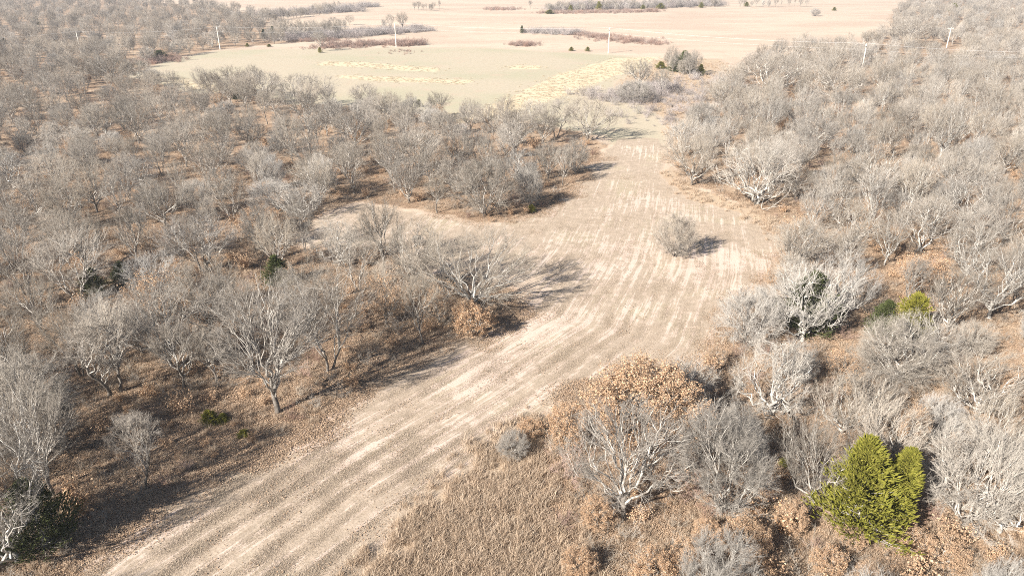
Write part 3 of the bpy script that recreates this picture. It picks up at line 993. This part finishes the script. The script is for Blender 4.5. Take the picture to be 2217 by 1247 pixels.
A('vase', 0, 872, 66, 24, 30, 'leafless tree above the dark scrub strip behind the meadow pole')
A('slim', 0, 845, 68, 28, 22, 'thin leafless tree next to it above the dark scrub strip')
A('slim', 1, 833, 70, 40, 16, 'small leafless tree beside the pole at the dark scrub strip')
A('vase', 1, 757, 55, 32, 26, 'isolated leafless tree in the pale field beyond the scrub strip')
A('slim', 2, 722, 60, 36, 22, 'thin leafless tree in the pale field beyond the scrub strip')
A('slim', 0, 651, 78, 46, 26, 'dark-stemmed leafless tree in the scrub strip beyond the power line')
A('slim', 1, 1148, 20, 0, 12, 'solitary leafless tree in the far pale field')
A('dense', 0, 1763, 36, 18, 24, 'lone dark shrub in the far pinkish field')

PROTO = dict(BARE)
PROTO.update(big=[BIG], leafy=LEAFY, bigleaf=[BIGLEAF], sparse=SPARSE, twin=[TWIN], cedar0=[CEDAR[0]], cedar1=[CEDAR[1]])
NAMES = dict(lone='oak_tree', vasep='oak_tree', big='oak_tree', spread='oak_tree', vase='oak_tree', dense='oak_tree', gnarl='oak_tree', slim='oak_tree', dead='dead_tree',
             leafy='brown_leaved_oak', bigleaf='brown_leaved_oak', sparse='brown_leaved_oak', twin='redcedar', cedar0='redcedar', cedar1='redcedar')
taken = []
for kind, var, bx, by, ty, w, label in T:
    x, y, h, wd = tree_size(bx, by, ty, w)
    h = max(h, .5)
    pr = PROTO[kind][var % len(PROTO[kind])]
    rot = .2 if kind == 'twin' else None
    tilt = (0, 0)
    if label.startswith('dead white leaning'):
        tilt = (0, .45)
    put_thing(NAMES[kind], pr, x, y, h, wd, rot, label, 'evergreen tree' if NAMES[kind] == 'redcedar' else 'tree', z=-.04, tilt=tilt)
    taken.append((x, y, wd * (.30 if NAMES[kind] != 'redcedar' else .35) + .8))
# openings in the woods where no further tree stands
for px_, py_, r_ in [(860, 665, 6), (780, 710, 5), (930, 690, 4), (330, 930, 8), (250, 960, 5), (450, 930, 4), (1100, 690, 5), (1580, 860, 4), (1640, 980, 3),
                     (1690, 1000, 3), (1820, 1135, 3), (1830, 1230, 5), (1880, 1260, 5), (1900, 1215, 4), (1200, 335, 7), (1245, 325, 8), (1185, 365, 6), (1285, 305, 6), (1235, 285, 8), (1150, 300, 5),
                     (1300, 1190, 4), (1215, 1150, 4), (700, 500, 5), (520, 610, 5), (540, 930, 5), (950, 570, 6), (1090, 560, 6), (1330, 780, 3), (640, 650, 4), (2049, 107, 12), (2044, 116, 10), (2040, 124, 9), (1866, 155, 8), (1864, 166, 7), (1540, 440, 5), (1580, 430, 6), (1690, 470, 5), (1240, 345, 6), (1160, 330, 6)]:
    x, y = G(px_, py_)
    taken.append((x, y, r_ - 2.0))
taken = np.array(taken)

# ---- the rest of the woods: spaced at random inside the wooded ground
rng = np.random.default_rng(2024)


def spaced(polys, n, rfun, avoid, ymax=900, margin=(-420, 2640, 1750), seed=1, edge=0.0):
    r = np.random.default_rng(seed)
    dd = np.exp(r.uniform(math.log(14), math.log(ymax), n))
    # uniform in area: accept with probability proportional to distance
    keep = np.zeros(n, bool)
    X = r.uniform(-1, 1, n) * (dd * .98 + 35)
    P = np.stack([X, dd], 1)
    px, py = to_px(P[:, 0], P[:, 1], 0.0)
    ok = (px > margin[0]) & (px < margin[1]) & (py < margin[2])
    ins = np.zeros(n, bool)
    for pl in polys:
        ins |= sdf(P, pl) < -edge
    P = P[ok & ins]
    out, grid = [], {}
    for x, y in P:
        d = math.hypot(x, y)
        rr = rfun(d)
        if avoid is not None and len(avoid):
            if ((avoid[:, 0] - x) ** 2 + (avoid[:, 1] - y) ** 2 < (avoid[:, 2] + rr * .35) ** 2).any():
                continue
        cs = 16.0
        gx, gy = int(x // cs), int(y // cs)
        bad = False
        for i in (-1, 0, 1):
            for j in (-1, 0, 1):
                for (qx, qy) in grid.get((gx + i, gy + j), ()):
                    if (qx - x) ** 2 + (qy - y) ** 2 < rr * rr:
                        bad = True
                        break
                if bad:
                    break
            if bad:
                break
        if bad:
            continue
        grid.setdefault((gx, gy), []).append((x, y))
        out.append((x, y))
    return np.array(out)


rf = lambda d: 6.1 + max(0, d - 130) * .006
WL = spaced([Z_WOODL], 60000, rf, taken, 860, seed=3, edge=.8)
WR = spaced([Z_WOODR], 60000, lambda d: rf(d) * .87, taken, 860, seed=4, edge=2.0)
recs = []
for side, W in (('L', WL), ('R', WR)):
    for x, y in W:
        d = math.hypot(x, y)
        u = rng.random()
        if side == 'L':
            kinds = (('spread', .34), ('vase', .27), ('slim', .18), ('dense', .14), ('gnarl', .07)) if d > 75 else (('slim', .34), ('vase', .26), ('spread', .2), ('dense', .12), ('gnarl', .08))
        else:
            kinds = (('spread', .24), ('vasep', .38), ('slim', .08), ('dense', .18), ('gnarl', .12)) if d > 88 else (('dense', .40), ('gnarl', .2), ('spread', .26), ('vasep', .08), ('slim', .06))
        for kd, p in kinds:
            u -= p
            if u <= 0:
                break
        v = int(rng.integers(0, 3))
        hs = dict(spread=8.2, vase=9.6, vasep=9.2, slim=8.2, dense=6.2, gnarl=7.2)[kd] * rng.uniform(.72, 1.12)
        if side == 'R' and d < 80:
            hs *= .8
        pr = BARE[kd][v]
        ws = pr['R'] * 2.1 * hs / pr['h'] * rng.uniform(.85, 1.15)
        px, py = to_px(x, y, 0.0)
        tx, ty = to_px(x, y, hs)
        vis = (-20 < px < IW + 20) and (ty < IH) and (py > 2)
        size = abs(py - ty) if vis else 0
        recs.append((size, side, kd, v, x, y, hs, ws))
recs.sort(key=lambda r: -r[0])
n_named_bare = sum(1 for t in T if NAMES[t[0]] == 'oak_tree')
N_IND = 296 - n_named_bare
FORM = dict(vasep='white-stemmed fan-shaped leafless oak', spread='round-crowned leafless grey oak', vase='upright fan-shaped leafless oak', slim='slender narrow-crowned leafless oak',
            dense='dense twiggy grey oak', gnarl='crooked pale-limbed leafless oak')
LAND = [('wide pale-limbed oak', 1022, 655), ('tall pale-limbed oak', 600, 893), ('leaning slender oak', 237, 857), ('bushy grey oak', 82, 985),
        ('many-stemmed fanning oak', 444, 588), ('dense round grey oak', 1050, 466), ('oak at clearing neck', 1272, 306), ('broad vase-shaped oak', 905, 382),
        ('pale compact oak', 702, 424), ('clump in the meadow', 570, 222), ('meadow corner', 300, 150), ('deep green redcedar', 602, 618),
        ('shaded pair of redcedars', 240, 630), ('crooked oak on litter', 150, 330), ('grassy clearing tongue', 720, 500), ('pole in far woods', 176, 116)], \
       [('large white-limbed oak', 1640, 442), ('low white-limbed oak', 1745, 558), ('sprawling white-limbed oak', 1735, 740), ('wide grey cedar-side oak', 1920, 828),
        ('dead white snag', 1848, 522), ('large brown-leaved oak', 1385, 965), ('twin-topped redcedar', 1885, 1165), ('dome-shaped grey oak', 2090, 1130), ('golden-leaved oak', 1988, 632),
        ('crooked-limbed margin oak', 1495, 402), ('half-hidden crossarm pole', 1866, 150), ('green cedar clump', 1480, 158), ('bright-limbed woodland oak', 1760, 330), ('tall forked-stem oak', 2080, 500)]
LANDP = [np.array([G(q[1], q[2]) for q in L]) for L in LAND]


def where(side, x, y):
    k = 0 if side == 'L' else 1
    d = LANDP[k] - [x, y]
    j = int((d ** 2).sum(1).argmin())
    dx, dy = -d[j]
    r = math.hypot(dx, dy)
    if r < 9:
        rel = 'close to'
    elif abs(dy) > abs(dx):
        rel = 'on the power-line side of' if dy > 0 else 'on the sunward side of'
    else:
        inward = (dx > 0) == (k == 0)
        rel = 'on the clearing side of' if inward else 'on the deep-woods side of'
    if r > 30:
        rel = 'far ' + rel if rel.startswith('on') else rel
    return rel + ' the ' + LAND[k][j][0]


SIDE = dict(L='in the leaf-strewn woods around the wide pale-limbed oak', R='in the sunlit woods around the yellow-green redcedars')
for r in recs[:N_IND]:
    _, side, kd, v, x, y, hs, ws = r
    q = hs / dict(spread=8.2, vase=9.6, vasep=9.2, slim=8.2, dense=6.2, gnarl=7.2)[kd] / (.8 if side == 'R' and math.hypot(x, y) < 80 else 1)
    lab = ('tall ' if q > .98 else 'short ' if q < .85 else 'mid-sized ') + FORM[kd].replace(' grey', '').replace('leafless', 'bare') + ' ' + where(side, x, y)
    put_thing('oak_tree', BARE[kd][v], x, y, hs, ws, None, lab, 'tree', 'oaks ' + where(side, x, y), z=-.04)
rest = recs[N_IND:]
pl, ix = [], {}
for kd in ('spread', 'vase', 'vasep', 'slim', 'dense', 'gnarl'):
    for v in range(3):
        ix[(kd, v)] = len(pl)
        pl.append(joined(BARE[kd][v]))
for side, nm, lab in (('L', 'far_woodland', 'far leafless grey woods reaching back past the power line'), ('R', 'far_woodland', 'far sunlit leafless woods behind the yellow-green redcedars')):
    q = [r for r in rest if r[1] == side]
    pts = np.array([(r[4], r[5], -.05) for r in q])
    sc = np.array([(r[7] / 2 / (BARE[r[2]][r[3]]['R'] * 1.12),) * 2 + (r[6] / BARE[r[2]][r[3]]['h'],) for r in q])
    gn_scatter(nm, pts, rng.uniform(0, 6.28, len(q)), sc, [ix[(r[2], r[3])] for r in q], pl, lab, 'woodland')
print('bare', len(recs), 'individual', N_IND)

# ---- brown-leaved oaks and redcedars scattered in the woods
WB = spaced([Z_WOODL, Z_WOODR], 9000, lambda d: 13 + d * .03, taken, 330, seed=9, edge=1)
for x, y in WB:
    px, py = to_px(x, y, 0.0)
    if not (-10 < px < IW + 10 and py < IH + 40):
        continue
    sd = 'L' if sdf(np.array([[x, y]]), Z_WOODL)[0] < 0 else 'R'
    lush = rng.random() < (.2 if sd == 'L' else .4)
    pr = LEAFY[int(rng.integers(0, 3))] if lush else SPARSE[int(rng.integers(0, 2))]
    h = rng.uniform(2.2, 5.0)
    lab = ('small leafy brown oak ' if lush else 'small thin brown-leaved oak ') + where(sd, x, y)
    put_thing('brown_leaved_oak', pr, x, y, h, h * rng.uniform(.8, 1.15), None, lab, 'tree', 'brown-leaved oaks ' + where(sd, x, y), z=-.03)

for bx, by, ty, w in [(1292, 1140, 1085, 80), (1490, 1240, 1180, 90), (1255, 1245, 1195, 80), (1660, 1075, 1030, 60), (1835, 1190, 1140, 60), (1955, 1195, 1135, 75), (2040, 1225, 1170, 80),
                      (1530, 1180, 1130, 70), (1790, 1245, 1190, 80), (2150, 1010, 950, 70), (1690, 940, 900, 50), (1860, 985, 930, 60)]:
    x, y, h, wd = tree_size(bx, by, ty, w)
    put_thing('brown_leaved_oak', LEAFY[int(rng.integers(0, 3))], x, y, max(h, 1.0), wd, None, 'low brown-leaved oak bush ' + where('R', x, y), 'bush', 'low brown bushes around the twin-topped redcedar', z=-.03)

# ---- undergrowth: saplings and brush, leaf drifts, grass
def brush_mesh(seed, h, n, mat, spread=.55, r=.009):
    g = np.random.default_rng(seed)
    B = np.stack([g.normal(size=n) * h * .16, g.normal(size=n) * h * .16, np.full(n, -.03)], 1)
    D = norm(np.stack([g.normal(size=n) * spread + B[:, 0] / h, g.normal(size=n) * spread + B[:, 1] / h, np.ones(n)], 1))
    L = h * g.uniform(.45, 1.05, n)
    a = cones(B, D, L, np.full(n, r * 1.5))
    rep = np.repeat(np.arange(n), 9)
    B2 = B[rep] + D[rep] * (L[rep] * g.uniform(.15, .95, len(rep)))[:, None]
    D2 = norm(D[rep] * .7 + g.normal(size=B2.shape) * .5 + [0, 0, .2])
    L2 = L[rep] * g.uniform(.15, .42, len(rep))
    b = cones(B2, D2, L2, np.full(len(rep), r))
    r3 = np.repeat(np.arange(len(B2)), 3)
    B3 = B2[r3] + D2[r3] * (L2[r3] * g.uniform(.3, .95, len(r3)))[:, None]
    D3 = norm(D2[r3] * .6 + g.normal(size=B3.shape) * .6)
    c = cones(B3, D3, L2[r3] * g.uniform(.3, .6, len(r3)), np.full(len(r3), r * .75))
    return mesh_np('brush', [(v, f, 0, False) for v, f in (a, b, c)], [mat])


def leafbush_mesh(seed, h, nst, nl, mat=M_OAKLEAF):
    g = np.random.default_rng(seed)
    n = nst
    B = np.stack([g.normal(size=n) * h * .12, g.normal(size=n) * h * .12, np.full(n, -.03)], 1)
    D = norm(np.stack([g.normal(size=n) * .5, g.normal(size=n) * .5, np.ones(n)], 1))
    L = h * g.uniform(.5, 1.0, n)
    a = cones(B, D, L, np.full(n, .014))
    k = g.integers(0, n, nl)
    C = B[k] + D[k] * (L[k] * g.uniform(.3, 1.0, nl))[:, None] + g.normal(size=(nl, 3)) * h * .09
    C[:, 2] = np.maximum(C[:, 2], .05)
    lv = leaves(C, g.uniform(.09, .17, nl), g)
    return mesh_np('leafy_brush', [(a[0], a[1], 0, False), (lv[0], lv[1], 1, False)], [M_TWIG, mat])


def litter_mesh(seed, R, n, mat, size=.12, flat=.75):
    g = np.random.default_rng(seed)
    a = g.uniform(0, 6.28, n)
    rr = R * g.random(n) ** .6
    C = np.stack([np.cos(a) * rr, np.sin(a) * rr, g.uniform(.0, .09, n)], 1)
    lv = leaves(C, size * g.uniform(.6, 1.4, n), g, flat)
    return mesh_np('leaf_drift', [(lv[0], lv[1], 0, False)], [mat])


def tuft_mesh(seed, h, n, mat, spread=.4, rad=.22, w=.012):
    g = np.random.default_rng(seed)
    B = np.stack([g.normal(size=n) * rad, g.normal(size=n) * rad, np.full(n, -.02)], 1)
    D = norm(np.stack([g.normal(size=n) * spread, g.normal(size=n) * spread, np.ones(n)], 1))
    L = h * g.uniform(.4, 1.1, n)
    u, _ = perp(D)
    a = g.uniform(0, 6.28, n)[:, None]
    sd = norm(np.stack([np.cos(a[:, 0]), np.sin(a[:, 0]), 0 * a[:, 0]], 1))
    mid = B + D * (L * .6)[:, None]
    tip = B + D * L[:, None] + np.stack([D[:, 0], D[:, 1], -.5 * np.ones(n)], 1) * (L * .22)[:, None]
    V = np.stack([B - sd * w, B + sd * w, mid + sd * w * .8, mid - sd * w * .8, tip], 1).reshape(-1, 3)
    i = np.arange(n)[:, None] * 5
    F = np.concatenate([i + q for q in ([0, 1, 2], [0, 2, 3], [3, 2, 4])])
    return mesh_np('grass_tuft', [(V, F, 0, False)], [mat])


BR = [brush_mesh(401 + i, 1.9, 16, M_TWIG) for i in range(3)] + [brush_mesh(411 + i, 1.7, 18, M_TWIGR) for i in range(2)] + \
     [leafbush_mesh(421 + i, 1.7, 14, 700) for i in range(3)]
DR = [litter_mesh(431 + i, 1.7, 760, M_LITTER, .09) for i in range(3)]
TU = [tuft_mesh(441 + i, .85, 90, M_GRASS) for i in range(3)]
TY = [tuft_mesh(451 + i, .8, 130, M_GRASSY, spread=.7, rad=.5, w=.02) for i in range(3)]
SB = [tuft_mesh(461 + i, .13, 240, M_STUB, spread=1.6, rad=.75, w=.012) for i in range(3)] + [litter_mesh(471, .9, 40, M_LITTER, .1)]


def field_pts(polys, n, ymin, ymax, seed, edge=0.0, power=1.0, blur=.9):
    g = np.random.default_rng(seed)
    y = np.exp(g.uniform(math.log(ymin), math.log(ymax), n))
    keepp = (y / ymax) ** power
    y = y[g.random(n) < np.clip(keepp * 2.5, 0, 1)]
    x = g.uniform(-1, 1, len(y)) * (y * .85 + 18)
    P = np.stack([x, y], 1)
    P += np.stack([wob(P, .45, 1), wob(P, .45, 2)], 1) * .6
    ins = np.zeros(len(P), bool)
    for pl_ in polys:
        ins |= sdf(P, pl_) < -edge
    P = P[ins]
    return P + g.normal(size=P.shape) * blur


def with_z(P, z=0.0):
    return np.concatenate([P, np.full((len(P), 1), z)], 1)


UB = spaced([Z_WOODL, Z_WOODR], 40000, lambda d: 1.35 + d * .011, None, 300, seed=21, edge=.3)
which = rng.choice(8, len(UB), p=[.17, .17, .16, .08, .07, .12, .12, .11])
gn_scatter('undergrowth', with_z(UB), rng.uniform(0, 6.28, len(UB)), rng.uniform(.4, 1.1, len(UB)) + .7 * (rng.random(len(UB)) < .12), which, BR,
           'brushy undergrowth and leaf-holding seedlings on the woodland floor', 'undergrowth')
LD = field_pts([Z_WOODL, Z_WOODR], 16000, 24, 150, 22, -.8)
gn_scatter('leaf_litter', with_z(LD), rng.uniform(0, 6.28, len(LD)), rng.uniform(.6, 1.5, len(LD)), rng.integers(0, 3, len(LD)), DR,
           'fallen brown oak leaves covering the woodland floor', 'leaf litter')
GR = field_pts(Z_ROUGH, 60000, 26, 330, 23, 0, .4)
gn_scatter('rough_grass', with_z(GR), rng.uniform(0, 6.28, len(GR)), rng.uniform(.5, 1.3, len(GR)), rng.integers(0, 3, len(GR)), TU,
           'tan unmown rough grass beside the mown clearing', 'grass')
GY = field_pts(Z_YELLOW, 60000, 150, 380, 24, 0, .3, 2.8)
gn_scatter('straw_grass', with_z(GY), rng.uniform(0, 6.28, len(GY)), rng.uniform(.3, .75, len(GY)), rng.integers(0, 3, len(GY)), TY,
           'tall straw-yellow grass bands crossing the meadow', 'grass')
ST = field_pts([Z_CLEAR], 30000, 26, 130, 25, .4, .5)
gn_scatter('mown_stubble', with_z(ST), rng.uniform(0, 6.28, len(ST)), rng.uniform(.6, 1.3, len(ST)), rng.choice(4, len(ST), p=[.32, .32, .32, .04]), SB,
           'short dry mown stubble lying over the clearing', 'stubble')
# scattered tufts in wood margins
GT = field_pts([Z_WOODL, Z_WOODR], 22000, 24, 200, 26, 0, .5)
gn_scatter('woodland_grass', with_z(GT), rng.uniform(0, 6.28, len(GT)), rng.uniform(.35, .9, len(GT)), rng.integers(0, 3, len(GT)), TU,
           'dry grass tufts among the fallen leaves', 'grass')

# ---- scrub thickets
RB = [brush_mesh(481 + i, 2.0, 24, M_TWIGR, .7, .014) for i in range(3)]
GB = [brush_mesh(491 + i, 3.0, 22, M_TWIGV, .5, .018) for i in range(3)]


def thicket(ax, ay, bx, by, wid, n, scale, protos, label, seed):
    g = np.random.default_rng(seed)
    a, b = np.array(G(ax, ay)), np.array(G(bx, by))
    t = g.random(n)
    P = a + (b - a) * t[:, None]
    nn = np.array([-(b - a)[1], (b - a)[0]]) / max(np.linalg.norm(b - a), .1)
    P = P + nn * (g.normal(size=n) * wid * .5 * (.4 + np.sin(t * pi)))[:, None] + g.normal(size=(n, 2)) * (1.0 + wid * .3)
    gn_scatter('scrub_thicket', with_z(P), g.uniform(0, 6.28, n), scale * g.uniform(.3, 1.25, n) * (.55 + .6 * np.abs(np.sin(t * 13 + seed))), g.integers(0, 3, n), protos, label, 'thicket')


for i, q in enumerate([
        (700, 103, 830, 96, 6, 260, 1.2, RB, 'reddish scrub patch on the meadow rim near the lone pale tree'),
        (850, 97, 905, 98, 6, 220, 1.3, RB, 'reddish scrub mound behind the middle meadow pole'),
        (1110, 97, 1150, 99, 5, 130, 1.0, RB, 'small reddish scrub patch in the open dry field'),
        (1140, 71, 1260, 75, 6, 200, 1.0, GB, 'dark low scrub strip running from the narrow cedar'),
        (1260, 76, 1420, 97, 9, 420, 1.0, RB, 'brownish scrub strip behind the crossarm pole in the dry field'),
        (600, 88, 800, 76, 9, 500, 1.2, GB, 'grey scrub strip beyond the power line'),
        (760, 78, 925, 66, 7, 400, 1.1, GB, 'dark grey scrub strip behind the middle meadow pole'),
        (570, 38, 750, 22, 12, 330, 1.7, GB, 'grey scrub belt crossing the pale far field'),
        (735, 28, 765, 24, 10, 90, 1.8, GB, 'grey shrub clump in the pale far field, the larger of two'),
        (785, 16, 810, 16, 8, 60, 1.6, GB, 'grey shrub clump in the pale far field, the smaller of two'),
        (1055, 22, 1120, 21, 10, 120, 1.3, RB, 'brown scrub patch in the far pale field'),
        (1170, 30, 1420, 26, 10, 380, 1.3, RB, 'brown scrub skirt along the far tree line'),
        (1190, 23, 1560, 12, 14, 420, 2.3, GB, 'grey twiggy mass of the far tree line'),
        (640, 90, 730, 88, 5, 150, .9, RB, 'reddish brush along the power line verge'),
        (1330, 222, 1420, 190, 8, 170, 1.0, GB, 'grey brush at the meadow end of the cedar clump'),
        (1440, 270, 1540, 170, 14, 230, .75, GB, 'grey brush between the cedar clump and the sunlit woods'),
        (650, 106, 800, 104, 5, 90, .5, RB, 'low reddish weeds on the meadow rim'),
        (840, 112, 900, 113, 5, 50, .4, RB, 'low reddish weeds in front of the middle meadow pole'),
        (300, 140, 370, 128, 6, 160, 1.1, RB, 'reddish brush at the corner of the meadow')]):
    thicket(*q, seed=600 + i)

# ---- far tree line trees (each one a thing)
g = np.random.default_rng(77)
LINE = [((1180, 26), (1560, 14), 64, 'small leafless tree in the far tree line', 'trees of the far tree line'),
        ((560, 52), (740, 24), 26, 'small leafless tree in the grey scrub belt of the far field', 'trees of the far scrub belt'),
        ((610, 84), (760, 72), 14, 'small leafless tree in the scrub strip beyond the power line', 'trees of the scrub strip'),
        ((1445, 155), (1510, 168), 12, 'slim white-stemmed leafless tree in the green cedar clump', 'white stems of the cedar clump'),
        ((895, 24), (960, 22), 7, 'thin leafless tree in the far pale field', 'thin trees of the far pale field'),
        ((1600, 16), (1760, 14), 12, 'leafless tree past the end of the far tree line', 'trees past the far tree line')]
for a, b, n, lab, grp in LINE:
    for k in range(n):
        t = (k + g.uniform(-.3, .3)) / n
        x, y = G(a[0] + (b[0] - a[0]) * t, a[1] + (b[1] - a[1]) * t + g.uniform(-2, 1.5) * (1 if a[1] < 100 else 4))
        kd = 'slim' if g.random() < (.3 if a[1] < 60 else .6) else ('vase' if g.random() < .6 else 'dense')
        h = g.uniform(6, 9.5)
        h *= .8 if kd == 'dense' else 1
        put_thing('bare_tree', BARE[kd][int(g.integers(0, 3))], x, y, h, h * (.36 if kd == 'slim' else .75), g.uniform(0, 6.28), lab, 'tree', grp, z=-.04)

# ---- power line
def mesh_obj(name, parts, mats, parent=None):
    o = bpy.data.objects.new(name, mesh_np(name, parts, mats))
    COL.objects.link(o)
    o.parent = parent
    return o


def box(cx, cy, cz, sx_, sy_, sz_):
    V = np.array([[i, j, k] for i in (-.5, .5) for j in (-.5, .5) for k in (-.5, .5)]) * [sx_, sy_, sz_] + [cx, cy, cz]
    return V, np.array([[0, 1, 3, 2], [4, 6, 7, 5], [0, 4, 5, 1], [2, 3, 7, 6], [0, 2, 6, 4], [1, 5, 7, 3]])


def pole(x, y, h, rot, arm, label):
    e = bpy.data.objects.new('utility_pole', None)
    COL.objects.link(e)
    e.location = (x, y, 0)
    e.rotation_euler = (0, 0, rot)
    e['label'] = label
    e['category'] = 'utility pole'
    e['group'] = 'poles of the power line'
    z = np.linspace(-.4, h, 6)
    P = np.stack([0 * z, 0 * z, z], 1)[None]
    R = np.linspace(.26, .18, 6)[None]
    v, f = tubes(P, R, 10)
    cap = np.arange(50, 60)[None]
    mesh_obj('shaft', [(v, f, 0, True), (v[50:60], np.stack([np.array([0, i, i + 1, i + 1]) for i in range(1, 9)])[:, :3], 0, False)], [M_POLE], e)
    xs = [(0, h)]
    ca = None
    if arm:
        ca = mesh_obj('crossarm', [box(0, .27, h - .45, 3.0, .16, .2) + (0, False)], [M_POLE], e)
        for s in (-1, 1):
            P = np.array([[[s * .95, .27, h - .5], [s * .05, .2, h - 1.35]]])
            P = np.concatenate([P[:, :1], P.mean(1, keepdims=True), P[:, 1:]], 1)
            mesh_obj('brace', [tubes(P, np.full((1, 3), .035), 5) + (0, False)], [M_POLE], e)
        xs = [(-1.35, h - .35), (1.35, h - .35), (0, h)]
    for ix_, hz in xs:
        z = np.linspace(0, .34, 6)
        P = np.stack([np.full(6, ix_), np.full(6, .27 if ix_ else 0), hz + z], 1)[None]
        R = np.array([[.03, .06, .11, .07, .1, .04]])
        mesh_obj('insulator', [tubes(P, R, 8) + (0, True)], [M_INS], ca if ix_ else e)
    P = np.stack([np.zeros(3), np.full(3, .2), np.linspace(h - 2.1, h - 1.75, 3)], 1)[None]
    mesh_obj('neutral_bracket', [tubes(P, np.full((1, 3), .07), 6) + (0, False)], [M_INS], e)
    return (x, y, h)


PL = []
for bx, by, ty, arm, lab in [(-230, 140, 96, 0, None), (176, 116, 81, 0, 'utility pole rising among the grey far woods'),
                             (477, 108, 60, 0, 'utility pole at the wooded end of the meadow rim'),
                             (858, 103, 52, 0, 'utility pole on the meadow rim beside the reddish scrub mound'),
                             (1317, 116, 62, 1, 'utility pole with a crossarm standing in the dry field'),
                             (1866, 150, 107, 1, 'utility pole with a crossarm half hidden in the sunlit woods'),
                             (2420, 175, 130, 1, None)]:
    x, y, h, _ = tree_size(bx, by, ty, 1)
    h = min(max(h, 9.0), 11.5)
    PL.append((x, y, h, arm, lab))
ends = []
for i, (x, y, h, arm, lab) in enumerate(PL):
    q = PL[min(i + 1, len(PL) - 1)]
    p = PL[max(i - 1, 0)]
    rot = math.atan2(q[1] - p[1], q[0] - p[0]) + pi / 2
    pole(x, y, h, rot, arm, lab or ('utility pole of the power line beyond the edge of the woods'))
    ends.append((x, y, h))
x, y, h, _ = tree_size(2049, 104, 66, 1)
pole(x, y, min(max(h, 9), 12), .1, 1, 'tall crossarm utility pole beside the brown-leaved trees at the far field')
for (x0, y0, h0), (x1, y1, h1) in zip(ends[:-1], ends[1:]):
    for off, nm, rr in ((.3, 'upper', .017), (-1.9, 'lower', .012)):
        t = np.linspace(0, 1, 25)
        sag = 1.3 if off > 0 else 1.0
        P = np.stack([x0 + (x1 - x0) * t, y0 + (y1 - y0) * t, h0 + (h1 - h0) * t + off - sag * 4 * t * (1 - t)], 1)[None]
        o = mesh_obj('power_line_wire', [tubes(P, np.full((1, 25), rr), 5) + (0, True)], [M_WIRE])
        o['label'] = ('thin %s wire of the power line strung between two utility poles' % nm)
        o['category'] = 'wire'
        o['group'] = '%s wires of the power line' % nm


# ------------------------------------------------------------------ thin winter haze
v, f = box(0, 2500, 19.5, 9000, 5400, 43)
hz = bpy.data.materials.new('haze_air')
hz.use_nodes = True
ht = hz.node_tree
ht.nodes.remove(ht.nodes['Principled BSDF'])
pv = ht.nodes.new('ShaderNodeVolumePrincipled')
pv.inputs['Color'].default_value = (.92, .94, 1.0, 1)
pv.inputs['Density'].default_value = .00023
pv.inputs['Anisotropy'].default_value = .2
ht.links.new(pv.outputs[0], ht.nodes['Material Output'].inputs['Volume'])
ho = mesh_obj('haze', [(v, f, 0, False)], [hz])
ho['kind'] = 'stuff'
ho['label'] = 'thin pale winter haze over the whole land'
ho['category'] = 'haze'
